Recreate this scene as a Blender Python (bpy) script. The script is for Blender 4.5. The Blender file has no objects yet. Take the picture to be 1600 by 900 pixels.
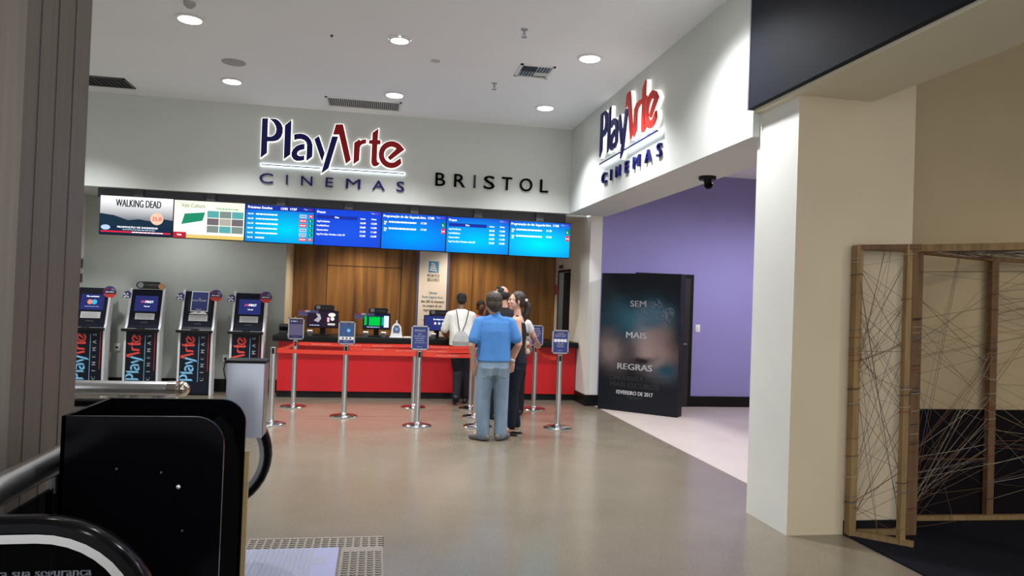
import bpy, bmesh, math, random
from mathutils import Vector, Matrix, Euler
from mathutils.geometry import tessellate_polygon
random.seed(7)
SC = bpy.context.scene
COL = SC.collection
PI = math.pi

# ------------------------------------------------------------------ camera
YAW, PITCH, ROLL, FPX, EYE = 0.181417, 0.015948, 0.036026, 1152.2, 1.6
def make_camera():
    f = Vector((math.sin(YAW)*math.cos(PITCH), math.cos(YAW)*math.cos(PITCH), math.sin(PITCH)))
    r0 = Vector((math.cos(YAW), -math.sin(YAW), 0)); u0 = r0.cross(f)
    r = math.cos(ROLL)*r0 + math.sin(ROLL)*u0; u = -math.sin(ROLL)*r0 + math.cos(ROLL)*u0
    cd = bpy.data.cameras.new('camera'); co = bpy.data.objects.new('camera', cd); COL.objects.link(co)
    cd.sensor_width = 36; cd.lens = FPX/1600*36; cd.clip_start = 0.05; cd.clip_end = 100
    m = Matrix(((r.x, u.x, -f.x, 0), (r.y, u.y, -f.y, 0), (r.z, u.z, -f.z, EYE), (0, 0, 0, 1)))
    co.matrix_world = m; SC.camera = co
make_camera()
# ------------------------------------------------------------------ light and exposure
SC.view_settings.view_transform = 'Standard'; SC.view_settings.look = 'None'
SC.view_settings.gamma = 1.0; SC.view_settings.use_curve_mapping = False
SC.view_settings.exposure = 0.27
DOWNLIGHT_W, SPOT_W, DIM_W = 62.0, 70.0, 30.0
LOBBY_W, WARM_W, RECESS_FILL_W = 55.0, 26.0, 30.0
w = bpy.data.worlds.new('mall_air'); SC.world = w; w.use_nodes = True
w.node_tree.nodes['Background'].inputs[0].default_value = (0.93, 0.97, 1.0, 1)
w.node_tree.nodes['Background'].inputs[1].default_value = 1.25

# ------------------------------------------------------------------ materials
MATS = {}
def mat(name, col, rough=0.5, metal=0.0, spec=0.5, ior=None, bump=0.0, bscale=40.0, var=0.0, vscale=3.0, emit=None, estr=0.0, alpha=1.0, trans=0.0, stretch=None, coat=0.0):
    if name in MATS: return MATS[name]
    m = bpy.data.materials.new(name); m.use_nodes = True; MATS[name] = m
    nt = m.node_tree; b = nt.nodes['Principled BSDF']
    b.inputs['Base Color'].default_value = (*col, 1); b.inputs['Roughness'].default_value = rough
    b.inputs['Metallic'].default_value = metal; b.inputs['Specular IOR Level'].default_value = spec
    b.inputs['Coat Weight'].default_value = coat
    if ior: b.inputs['IOR'].default_value = ior
    b.inputs['Transmission Weight'].default_value = trans; b.inputs['Alpha'].default_value = alpha
    if emit: b.inputs['Emission Color'].default_value = (*emit, 1); b.inputs['Emission Strength'].default_value = estr
    if var or bump:
        tc = nt.nodes.new('ShaderNodeTexCoord'); mp = nt.nodes.new('ShaderNodeMapping')
        nt.links.new(tc.outputs['Object'], mp.inputs[0])
        if stretch: mp.inputs['Scale'].default_value = stretch
    if var:
        n = nt.nodes.new('ShaderNodeTexNoise'); n.inputs['Scale'].default_value = vscale; n.inputs['Detail'].default_value = 6
        nt.links.new(mp.outputs[0], n.inputs['Vector'])
        r = nt.nodes.new('ShaderNodeValToRGB')
        r.color_ramp.elements[0].position = 0.3; r.color_ramp.elements[1].position = 0.7
        r.color_ramp.elements[0].color = (*[c*(1-var) for c in col], 1); r.color_ramp.elements[1].color = (*[min(1, c*(1+var)) for c in col], 1)
        nt.links.new(n.outputs['Fac'], r.inputs[0]); nt.links.new(r.outputs[0], b.inputs['Base Color'])
    if bump:
        n2 = nt.nodes.new('ShaderNodeTexNoise'); n2.inputs['Scale'].default_value = bscale; n2.inputs['Detail'].default_value = 4
        nt.links.new(mp.outputs[0], n2.inputs['Vector'])
        bp = nt.nodes.new('ShaderNodeBump'); bp.inputs['Strength'].default_value = bump; bp.inputs['Distance'].default_value = 0.02
        nt.links.new(n2.outputs['Fac'], bp.inputs['Height']); nt.links.new(bp.outputs[0], b.inputs['Normal'])
    return m
def emis(name, col, s):
    if name in MATS: return MATS[name]
    m = bpy.data.materials.new(name); m.use_nodes = True; MATS[name] = m
    nt = m.node_tree; nt.nodes.clear()
    e = nt.nodes.new('ShaderNodeEmission'); o = nt.nodes.new('ShaderNodeOutputMaterial')
    e.inputs[0].default_value = (*col, 1); e.inputs[1].default_value = s; nt.links.new(e.outputs[0], o.inputs[0])
    return m
def screen_glow(name, inner, outer, s, cx=0.5, cy=0.45, rad=0.6, sx=1.0):
    """radial picture of a lit display, in the display's own UV"""
    if name in MATS: return MATS[name]
    m = emis(name, inner, s); nt = m.node_tree; e = [n for n in nt.nodes if n.type == 'EMISSION'][0]
    uv = nt.nodes.new('ShaderNodeUVMap'); mp = nt.nodes.new('ShaderNodeMapping')
    mp.inputs['Location'].default_value = (-cx*sx/rad, -cy/rad, 0); mp.inputs['Scale'].default_value = (sx/rad, 1/rad, 1)
    g = nt.nodes.new('ShaderNodeTexGradient'); g.gradient_type = 'SPHERICAL'
    r = nt.nodes.new('ShaderNodeValToRGB'); r.color_ramp.elements[0].color = (*outer, 1); r.color_ramp.elements[1].color = (*inner, 1)
    nt.links.new(uv.outputs[0], mp.inputs[0]); nt.links.new(mp.outputs[0], g.inputs[0])
    nt.links.new(g.outputs['Fac'], r.inputs[0]); nt.links.new(r.outputs[0], e.inputs[0])
    return m

# ------------------------------------------------------------------ mesh builder
class Frame:
    """a drawing plane: origin, u to the right, v up, n out of the plane"""
    def __init__(s, o, u, v):
        s.o = Vector(o); s.u = Vector(u).normalized(); s.v = Vector(v).normalized(); s.n = s.u.cross(s.v)
    def __call__(s, a, b, c=0.0): return s.o + a*s.u + b*s.v + c*s.n
_TXT = {}
def text_geo(body, ext=0.0):
    k = (body, ext > 0)
    if k in _TXT: return _TXT[k]
    cu = bpy.data.curves.new('txt', 'FONT'); cu.body = body; cu.resolution_u = 3; cu.fill_mode = 'BOTH' if ext else 'FRONT'
    cu.extrude = 0.5 if ext else 0.0
    o = bpy.data.objects.new('txt', cu); COL.objects.link(o); dg = bpy.context.evaluated_depsgraph_get(); dg.update()
    me = bpy.data.meshes.new_from_object(o.evaluated_get(dg))
    vs = [v.co.copy() for v in me.vertices]; fs = [tuple(p.vertices) for p in me.polygons]
    bpy.data.objects.remove(o); bpy.data.curves.remove(cu); bpy.data.meshes.remove(me)
    x0 = min(v.x for v in vs); x1 = max(v.x for v in vs); y0 = min(v.y for v in vs); y1 = max(v.y for v in vs)
    _TXT[k] = (vs, fs, x0, x1, y0, y1); return _TXT[k]
class MB:
    def __init__(s): s.v = []; s.f = []; s.fm = []; s.sm = []; s.m = []; s.uv = {}
    def mi(s, m):
        if m not in s.m: s.m.append(m)
        return s.m.index(m)
    def add(s, vs, fs, m, smooth=False):
        b = len(s.v); i = s.mi(m); s.v += [Vector(p) for p in vs]
        for f in fs: s.f.append(tuple(b+k for k in f)); s.fm.append(i); s.sm.append(smooth)
        return s
    def box(s, x0, x1, y0, y1, z0, z1, m, M=None):
        vs = [Vector((x, y, z)) for z in (z0, z1) for y in (y0, y1) for x in (x0, x1)]
        if M: vs = [M @ p for p in vs]
        return s.add(vs, [(0,2,3,1),(4,5,7,6),(0,1,5,4),(2,6,7,3),(0,4,6,2),(1,3,7,5)], m)
    def rbox(s, x0, x1, y0, y1, z0, z1, m, r=0.01, seg=2, M=None):
        bm = bmesh.new(); vs = [bm.verts.new((x, y, z)) for z in (z0, z1) for y in (y0, y1) for x in (x0, x1)]
        for f in [(0,2,3,1),(4,5,7,6),(0,1,5,4),(2,6,7,3),(0,4,6,2),(1,3,7,5)]: bm.faces.new([vs[i] for i in f])
        bmesh.ops.bevel(bm, geom=list(bm.edges), offset=r, segments=seg, profile=0.5, affect='EDGES')
        bm.verts.index_update()
        P = [v.co.copy() for v in bm.verts]; F = [[v.index for v in f.verts] for f in bm.faces]; bm.free()
        if M: P = [M @ p for p in P]
        return s.add(P, F, m, seg > 1)
    def quad(s, pts, m, uv=True):
        k = len(s.f); s.add(pts, [(0,1,2,3)], m)
        if uv: s.uv[k] = [(0,0),(1,0),(1,1),(0,1)]
        return s
    def rect(s, fr, a0, b0, a1, b1, m, c=0.0): return s.quad([fr(a0,b0,c), fr(a1,b0,c), fr(a1,b1,c), fr(a0,b1,c)], m)
    def prism(s, poly, fr, c0, c1, m, mside=None, mback=None):
        n = len(poly); A = sum(poly[i][0]*poly[(i+1)%n][1]-poly[(i+1)%n][0]*poly[i][1] for i in range(n))
        if A < 0: poly = poly[::-1]
        tris = tessellate_polygon([[Vector((a, b, 0)) for a, b in poly]])
        def nrm(t):
            (ax, ay), (bx, by), (cx, cy) = [poly[i] for i in t]
            return t if (bx-ax)*(cy-ay)-(cx-ax)*(by-ay) > 0 else t[::-1]
        tris = [nrm(t) for t in tris]
        s.add([fr(a, b, c1) for a, b in poly], tris, m)
        if c0 != c1:
            s.add([fr(a, b, c0) for a, b in poly], [t[::-1] for t in tris], mback or mside or m)
            s.add([fr(a, b, c0) for a, b in poly]+[fr(a, b, c1) for a, b in poly], [(i, (i+1)%n, n+(i+1)%n, n+i) for i in range(n)], mside or m)
        return s
    def disc(s, fr, cx, cy, r, m, c=0.0, n=20, ry=None, c0=None, mside=None):
        return s.prism([(cx+r*math.cos(2*PI*i/n), cy+(ry or r)*math.sin(2*PI*i/n)) for i in range(n)], fr, c if c0 is None else c0, c, m, mside)
    def text(s, body, fr, x, y, h, m, w=None, c=0.0, al='c', ext=0.0, bold=0.018):
        """body written at (x, y) = base line, h = height of a capital"""
        vs, fs, x0, x1, y0, y1 = text_geo(body, ext); k = h/0.69
        kx = k if w is None else w/max(1e-6, x1-x0)
        off = {'c': (x0+x1)/2, 'l': x0, 'r': x1}[al]
        for sh in ((-bold, bold) if bold else (0,)):      # struck twice for a heavier face
            s.add([fr(x+(p.x-off)*kx+sh*kx, y+p.y*k, c+(p.z+0.5)*ext if ext else c) for p in vs], fs, m)
        return s
    def tube(s, pts, r, m, n=10, caps=True, closed=False):
        pts = [Vector(p) for p in pts]; N = len(pts); rs = r if isinstance(r, (list, tuple)) else [r]*N
        ref = None; vs = []
        for i, p in enumerate(pts):
            if closed: t = pts[(i+1)%N]-pts[i-1]
            else: t = pts[min(i+1, N-1)]-pts[max(i-1, 0)]
            t.normalize()
            if ref is None: ref = Vector((0,0,1)) if abs(t.z) < 0.9 else Vector((1,0,0))
            a = t.cross(ref).normalized(); ref = a.cross(t).normalized()
            for k in range(n): vs.append(p+rs[i]*(math.cos(2*PI*k/n)*a+math.sin(2*PI*k/n)*ref))
        fs = [(i*n+k, i*n+(k+1)%n, ((i+1)%N)*n+(k+1)%n, ((i+1)%N)*n+k) for i in range(N if closed else N-1) for k in range(n)]
        if caps and not closed: fs += [tuple(range(n))[::-1], tuple((N-1)*n+k for k in range(n))]
        return s.add(vs, fs, m, True)
    def lathe(s, prof, c, m, n=28, M=None):
        vs = []
        for r, z in prof:
            for k in range(n): vs.append(Vector((c[0]+r*math.cos(2*PI*k/n), c[1]+r*math.sin(2*PI*k/n), c[2]+z)))
        N = len(prof)
        fs = [(i*n+k, i*n+(k+1)%n, (i+1)*n+(k+1)%n, (i+1)*n+k) for i in range(N-1) for k in range(n)]
        if prof[0][0] > 1e-5: fs.append(tuple(range(n))[::-1])
        if prof[-1][0] > 1e-5: fs.append(tuple((N-1)*n+k for k in range(n)))
        if M: vs = [M @ p for p in vs]
        return s.add(vs, fs, m, True)
    def ball(s, c, r, m, n=14, M=None):
        rx, ry, rz = r if isinstance(r, (tuple, list)) else (r, r, r)
        prof = [(max(1e-6, math.sin(PI*i/(n//2+1))), -math.cos(PI*i/(n//2+1))) for i in range(n//2+2)]
        vs = [Vector((q*math.cos(2*PI*k/n)*rx, q*math.sin(2*PI*k/n)*ry, z*rz)) for q, z in prof for k in range(n)]
        if M: vs = [M @ p for p in vs]
        vs = [p+Vector(c) for p in vs]; N = len(prof)
        fs = [(i*n+k, i*n+(k+1)%n, (i+1)*n+(k+1)%n, (i+1)*n+k) for i in range(N-1) for k in range(n)]
        return s.add(vs, fs, m, True)
    def build(s, name, parent=None, auto=35):
        me = bpy.data.meshes.new(name); me.from_pydata([tuple(p) for p in s.v], [], s.f)
        for m in s.m: me.materials.append(m)
        for p, i, g in zip(me.polygons, s.fm, s.sm): p.material_index = i; p.use_smooth = g
        if s.uv:
            ul = me.uv_layers.new(name='UVMap')
            for k, uvs in s.uv.items():
                for li, q in zip(me.polygons[k].loop_indices, uvs): ul.data[li].uv = q
        if any(s.sm): me.set_sharp_from_angle(angle=math.radians(auto))
        o = bpy.data.objects.new(name, me); COL.objects.link(o)
        if parent: o.parent = parent
        return o
def empty(name, loc=(0,0,0), rz=0.0):
    o = bpy.data.objects.new(name, None); COL.objects.link(o); o.location = loc; o.rotation_euler = (0, 0, rz); o.empty_display_size = 0.1
    return o
def tag(o, label, cat, group=None, kind=None):
    o['label'] = label; o['category'] = cat
    if group: o['group'] = group
    if kind: o['kind'] = kind
    return o
def struct(o, label=None, cat=None):
    o['kind'] = 'structure'
    if label: o['label'] = label
    if cat: o['category'] = cat
    return o
def copy_tree(o, parent=None):
    c = o.copy(); COL.objects.link(c)
    if parent: c.parent = parent
    for ch in o.children: copy_tree(ch, c)
    return c
FRONT = lambda x, y, z: Frame((x, y, z), (1,0,0), (0,0,1))      # a plane seen from -y; n points to -y
# ------------------------------------------------------------------ colours
wall_grey = mat('grey_wall_paint', (0.60,0.62,0.59), 0.75, var=0.02, vscale=1.2, bump=0.05, bscale=120)
wall_white = mat('white_wall_paint', (0.74,0.74,0.70), 0.7, var=0.03, vscale=2, bump=0.06, bscale=90)
ceil_white = mat('ceiling_paint', (0.86,0.88,0.91), 0.8, var=0.012, vscale=1)
recess_grey = mat('recess_wall_paint', (0.46,0.49,0.45), 0.75, var=0.02, vscale=1.2)
lavender = mat('lavender_wall_paint', (0.285,0.265,0.56), 0.7, var=0.03, vscale=1.5)
beige = mat('beige_wall_paint', (0.62,0.51,0.355), 0.75, var=0.03, vscale=1.5, bump=0.05, bscale=80)
brown_wall = mat('brown_wall_paint', (0.44,0.335,0.20), 0.75, var=0.04, vscale=1.5)
black_base = mat('black_skirting', (0.008,0.0075,0.008), 0.4, spec=0.2)
navy_panel = mat('navy_glass_panel', (0.012,0.014,0.022), 0.6, spec=0.12)
cream = mat('cream_paint', (0.74,0.68,0.54), 0.6)
black_gloss = mat('black_gloss_acrylic', (0.002,0.002,0.003), 0.15, spec=0.07)
black_matte = mat('black_plastic', (0.008,0.008,0.009), 0.45, spec=0.2)
dark_grey = mat('dark_grey_plastic', (0.06,0.06,0.065), 0.5)
steel = mat('brushed_steel', (0.62,0.62,0.63), 0.28, 1.0, bump=0.02, bscale=200)
chrome = mat('polished_steel', (0.75,0.75,0.76), 0.13, 1.0)
alu = mat('grey_aluminium', (0.42,0.42,0.44), 0.4, 0.8)
white_plastic = mat('white_plastic', (0.78,0.78,0.76), 0.45)
grey_plastic = mat('grey_plastic', (0.36,0.36,0.35), 0.45)
red_panel = mat('red_counter_laminate', (0.56,0.012,0.018), 0.42, spec=0.35)
tan_edge = mat('tan_board_edge', (0.42,0.30,0.13), 0.5, var=0.1, vscale=8)
navy = mat('navy_print', (0.012,0.016,0.09), 0.45)
blue_print = mat('blue_print', (0.025,0.04,0.19), 0.45)
sky_print = mat('light_blue_print', (0.22,0.56,0.86), 0.5)
red_print = mat('red_print', (0.62,0.035,0.03), 0.5)
white_print = mat('white_print', (0.82,0.82,0.84), 0.6)
grey_print = mat('grey_print', (0.30,0.31,0.36), 0.6)
black_print = mat('black_print', (0.015,0.015,0.018), 0.6)
cream_print = mat('cream_print', (0.84,0.79,0.74), 0.6)

def wood_material():
    m = bpy.data.materials.new('walnut_panelling'); m.use_nodes = True; nt = m.node_tree; b = nt.nodes['Principled BSDF']
    tc = nt.nodes.new('ShaderNodeTexCoord'); mp = nt.nodes.new('ShaderNodeMapping'); mp.inputs['Scale'].default_value = (1, 1, 0.06)
    n = nt.nodes.new('ShaderNodeTexNoise'); n.inputs['Scale'].default_value = 9; n.inputs['Detail'].default_value = 8; n.inputs['Distortion'].default_value = 0.4
    r = nt.nodes.new('ShaderNodeValToRGB')
    r.color_ramp.elements[0].position = 0.3; r.color_ramp.elements[0].color = (0.11,0.044,0.007,1)
    r.color_ramp.elements[1].position = 0.72; r.color_ramp.elements[1].color = (0.36,0.17,0.035,1)
    nt.links.new(tc.outputs['Object'], mp.inputs[0]); nt.links.new(mp.outputs[0], n.inputs['Vector']); nt.links.new(n.outputs['Fac'], r.inputs[0])
    nt.links.new(r.outputs[0], b.inputs['Base Color']); b.inputs['Roughness'].default_value = 0.45
    return m
walnut = wood_material()
def floor_material():
    m = bpy.data.materials.new('polished_concrete'); m.use_nodes = True; nt = m.node_tree; b = nt.nodes['Principled BSDF']
    tc = nt.nodes.new('ShaderNodeTexCoord')
    n = nt.nodes.new('ShaderNodeTexNoise'); n.inputs['Scale'].default_value = 0.9; n.inputs['Detail'].default_value = 9; n.inputs['Roughness'].default_value = 0.65
    r = nt.nodes.new('ShaderNodeValToRGB')
    r.color_ramp.elements[0].position = 0.3; r.color_ramp.elements[0].color = (0.188,0.160,0.118,1)
    r.color_ramp.elements[1].position = 0.7; r.color_ramp.elements[1].color = (0.222,0.191,0.143,1)
    n2 = nt.nodes.new('ShaderNodeTexNoise'); n2.inputs['Scale'].default_value = 60; n2.inputs['Detail'].default_value = 3
    mx = nt.nodes.new('ShaderNodeMixRGB'); mx.blend_type = 'OVERLAY'; mx.inputs[0].default_value = 0.25
    r2 = nt.nodes.new('ShaderNodeMapRange'); r2.inputs[3].default_value = 0.12; r2.inputs[4].default_value = 0.26
    for q in (n, n2): nt.links.new(tc.outputs['Object'], q.inputs['Vector'])
    nt.links.new(n.outputs['Fac'], r.inputs[0]); nt.links.new(r.outputs[0], mx.inputs[1]); nt.links.new(n2.outputs['Fac'], mx.inputs[2])
    nt.links.new(mx.outputs[0], b.inputs['Base Color']); nt.links.new(n.outputs['Fac'], r2.inputs[0]); nt.links.new(r2.outputs[0], b.inputs['Roughness'])
    b.inputs['Specular IOR Level'].default_value = 0.55
    return m
concrete = floor_material()
lobby_tile = mat('pale_lobby_floor', (0.56,0.49,0.45), 0.35, var=0.05, vscale=2)
carpet_navy = mat('navy_carpet', (0.011,0.012,0.019), 0.95, spec=0.1, bump=0.6, bscale=260, var=0.2, vscale=60)

# ------------------------------------------------------------------ the setting
ZC, ZF, YF, XB = 4.24, 2.95, 10.95, 2.86
def slab(name, x0, x1, y0, y1, z0, z1, m): return struct(MB().box(x0, x1, y0, y1, z0, z1, m).build(name))
slab('floor', -7, 3.39, -4, 13.4, -0.1, 0.0, concrete)
slab('floor_lobby', 3.39, 8.2, 5.3, 11.2, -0.1, 0.004, lobby_tile)
slab('floor_side', 3.39, 8.2, -4, 5.3, -0.1, 0.0, concrete)
c = MB().box(3.36, 8.2, -0.4, 4.78, 0.0, 0.012, carpet_navy).box(3.875, 8.2, 4.78, 5.085, 0.0, 0.012, carpet_navy).build('carpet')
tag(c, 'dark navy carpet under the wooden string frame, starting at the beige column', 'carpet')
slab('ceiling', -7, 8.2, -0.5, 10.95, ZC, ZC+0.15, ceil_white)
slab('wall_left', -7.15, -7, -0.5, 11.0, 0, ZC, wall_grey)
slab('wall_right', 8.2, 8.35, -0.5, 11.2, 0, ZC, brown_wall)
# bulkhead over the counter with its recess
slab('wall_bulkhead', -7, XB, YF, YF+0.35, ZF, ZC+0.1, wall_grey)
slab('ceiling_recess', -7, 3.24, YF+0.35, 13.4, ZF, ZF+0.1, wall_grey)
slab('wall_back', -4.385, -1.43, 12.18, 12.3, 0, ZF, recess_grey)
slab('wall_back_left', -4.53, -4.385, 10.9, 12.3, 0, ZF, wall_white)
slab('wall_back_return', -1.47, -1.43, 12.3, 13.3, 0, ZF, cream)
slab('wall_back_wood', -1.43, 3.24, 13.25, 13.4, 0, ZF, walnut)
slab('trim_recess_shade', -3.85, 2.84, 11.08, 11.10, 2.72, ZF, mat('recess_shade_grey', (0.07,0.072,0.085), 0.6))  # dark strip put in for the shade of the recess above the screens
slab('baseboard_back', -4.385, -1.43, 12.165, 12.18, 0, 0.2, black_base)
p = MB()
for x in (-0.86, 0.42, 1.7): p.box(x-0.004, x+0.004, 13.243, 13.25, 0, ZF, black_matte)
p.box(-0.86, 0.42, 13.243, 13.25, 2.085, 2.093, black_matte)
struct(p.build('trim_1'))
# right pier wall with the staff door behind the counter
p = MB()
p.box(3.24, 3.4, 11.05, 12.17, 0, ZF, wall_white); p.box(3.24, 3.4, 12.17, 13.02, 2.12, ZF, wall_white); p.box(3.24, 3.4, 13.02, 13.25, 0, ZF, wall_white)
p.box(3.4, 3.43, 11.05, 11.2, 0, ZF+0.6, wall_white)
struct(p.build('wall_pier'))
p = MB(); p.box(3.232, 3.24, 12.17, 12.21, 0, 2.16, black_matte); p.box(3.232, 3.24, 12.98, 13.02, 0, 2.16, black_matte); p.box(3.232, 3.24, 12.17, 13.02, 2.12, 2.16, black_matte)
p.box(3.34, 3.37, 12.17, 13.02, 0, 2.12, black_matte)
struct(p.build('door_2'))
slab('baseboard_pier', 3.225, 3.24, 11.03, 12.1, 0, 0.17, black_base)
slab('wall_lobby_back', 3.43, 8.2, 11.05, 11.2, 0, ZC, lavender)
slab('baseboard_lobby', 3.24, 8.2, 11.03, 11.05, 0, 0.17, black_base)
slab('ceiling_lobby', 3.49, 8.2, 5.38, 11.05, 3.70, 3.8, ceil_white)
# beam with the second sign
slab('wall_beam', XB, 3.49, 5.35, 11.05, ZF, ZC, wall_grey)
slab('wall_beam_near', XB, 3.50, -0.5, 5.35, 3.135, ZC, mat('soffit_beige_light', (0.74,0.68,0.53), 0.75))  # beige light falling on the soffit is put into its cream colour
slab('trim_2', XB-0.05, XB, -0.5, 5.33, 3.16, ZC, navy_panel)
slab('trim_3', XB-0.055, XB-0.002, 5.33, 5.35, 3.15, ZC, alu)
p = MB()
V = [(2.92,4.8),(3.86,4.8),(3.86,5.38),(2.92,5.38)]
p.quad([(2.92,4.8,0),(3.86,4.8,0),(3.86,4.8,3.135),(2.92,4.8,3.135)], beige)
p.quad([(2.92,5.38,0),(2.92,4.8,0),(2.92,4.8,3.135),(2.92,5.38,3.135)], wall_white)
p.quad([(3.86,5.38,0),(2.92,5.38,0),(2.92,5.38,3.135),(3.86,5.38,3.135)], wall_white)
p.quad([(3.86,4.8,0),(3.86,5.38,0),(3.86,5.38,3.135),(3.86,4.8,3.135)], beige)
struct(p.build('wall_column'))
slab('baseboard_side', 3.36, 3.87, 4.785, 4.8, 0, 0.10, black_base)
slab('wall_side_upper', 3.50, 3.86, 4.8, 5.38, 3.135, ZC, beige)
slab('wall_side_back', 3.86, 8.2, 5.12, 5.38, 0, ZC, brown_wall)
slab('trim_4', 3.86, 8.2, 5.09, 5.12, 0, 0.86, mat('black_wainscot', (0.008,0.006,0.007), 0.8, spec=0.08))

# ------------------------------------------------------------------ metal clad column at the left
def clad_material():
    m = bpy.data.materials.new('brushed_bronze_cladding'); m.use_nodes = True; nt = m.node_tree; b = nt.nodes['Principled BSDF']
    tc = nt.nodes.new('ShaderNodeTexCoord'); mp = nt.nodes.new('ShaderNodeMapping'); mp.inputs['Scale'].default_value = (1, 1, 0.015)
    n = nt.nodes.new('ShaderNodeTexNoise'); n.inputs['Scale'].default_value = 45; n.inputs['Detail'].default_value = 6
    r = nt.nodes.new('ShaderNodeValToRGB'); r.color_ramp.elements[0].color = (0.13,0.105,0.085,1); r.color_ramp.elements[1].color = (0.20,0.168,0.138,1)
    nt.links.new(tc.outputs['Object'], mp.inputs[0]); nt.links.new(mp.outputs[0], n.inputs['Vector']); nt.links.new(n.outputs['Fac'], r.inputs[0])
    nt.links.new(r.outputs[0], b.inputs['Base Color']); b.inputs['Roughness'].default_value = 0.5; b.inputs['Metallic'].default_value = 0.35
    return m
clad = clad_material()
p = MB(); p.box(-2.15, -1.45, 3.32, 3.99, 0, ZC, clad)
for y in (3.45, 3.62, 3.80): p.box(-1.452, -1.447, y-0.0012, y+0.0012, 0, ZC, dark_grey)
for x in (-1.68, -1.92): p.box(x-0.003, x+0.003, 3.316, 3.322, 0, ZC, dark_grey)
struct(p.build('wall_clad_column'))

# ------------------------------------------------------------------ downlights
lens_on = emis('lamp_lens', (1.0,0.98,0.95), 14.0)
def downlight(x, y, label, watts, z=ZC, size=2.0, blend=0.7, r=0.115, col=(0.975,0.985,1.0), square=False):
    t = tag(empty('recessed_downlight', (x, y, z)), label, 'ceiling light', 'recessed ceiling downlights')
    if square:
        q = MB(); q.rbox(-0.11, 0.11, -0.11, 0.11, -0.02, 0.0, white_plastic, 0.008); q.build('trim_frame', t)
    else:
        MB().lathe([(r, 0), (r+0.022, -0.004), (r+0.02, -0.012), (r, -0.014)], (0,0,0), white_plastic, 32).build('trim_ring', t)
    MB().lathe([(0.0001, -0.026), (r*0.55, -0.024), (r*0.9, -0.018), (r*0.97, -0.010)], (0,0,0), lens_on, 32).build('lens', t)
    ld = bpy.data.lights.new('lamp', 'SPOT'); ld.energy = watts*PI; ld.spot_size = size; ld.spot_blend = blend; ld.shadow_soft_size = 0.09; ld.color = col
    lo = bpy.data.objects.new('lamp', ld); COL.objects.link(lo); lo.parent = t; lo.location = (0, 0, -0.13)
    return t
GX = (-1.9, 0.135, 2.17)
nm = ['left', 'middle', 'right']
for j, y in enumerate((9.8, 7.66)):
    row = 'the far row' if j == 0 else 'the near row'
    for i, x in enumerate(GX):
        sq = (i == 1 and j == 1)
        lab = ['round white lit downlight in %s, left of three', 'round white lit downlight in %s, middle of three', 'round white lit downlight in %s, rightmost of three'][i] % row
        if sq: lab = 'brightest squarish lit downlight in the middle of the ceiling'
        downlight(x, y, lab, SPOT_W if sq else DOWNLIGHT_W, square=sq)
downlight(2.17, 5.53, 'round white downlight beside the white column, above the frame', DOWNLIGHT_W*1.25, ZC, 2.5, 1.0)
downlight(0.135, 5.53, 'round white downlight in the front row, middle of the ceiling', DIM_W)
downlight(-1.9, 5.53, 'round white downlight in the front row above the escalators', DIM_W*0.5)
downlight(0.135, 2.6, 'round white downlight above the viewer by the escalator landing', DIM_W*0.4)
downlight(-4.0, 9.8, 'round white downlight near the left wall over the kiosks', DOWNLIGHT_W)
for x in (-0.3, 1.6): downlight(x, 12.4, 'warm small downlight in the recess behind the counter, at %s end' % ('left' if x < 0 else 'right'), WARM_W*1.2, ZF, 2.2, 0.6, 0.06, (1,0.82,0.6))
downlight(-2.9, 11.42, 'small unseen downlight added in the recess to brighten the kiosk wall', RECESS_FILL_W*0.32, ZF, 2.9, 0.8, 0.06)  # added fill lamp, lifts the kiosk wall under the bulkhead
downlight(4.9, 8.3, 'downlight in the lobby ceiling behind the beam', LOBBY_W*0.95, 3.7, 3.0, 0.6, 0.1, (0.92,0.88,1.0))
downlight(6.6, 8.6, 'downlight farther inside the lobby ceiling', LOBBY_W*0.9, 3.7, 3.0, 0.6, 0.1, (0.9,0.86,1.0))
downlight(5.2, 2.6, 'dim warm downlight added out of view to brighten the brown wall', DIM_W*0.8, ZC, 2.2, 0.6, 0.1, (1,0.85,0.65))  # added lamp out of view, warms and lifts the dark right side
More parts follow.
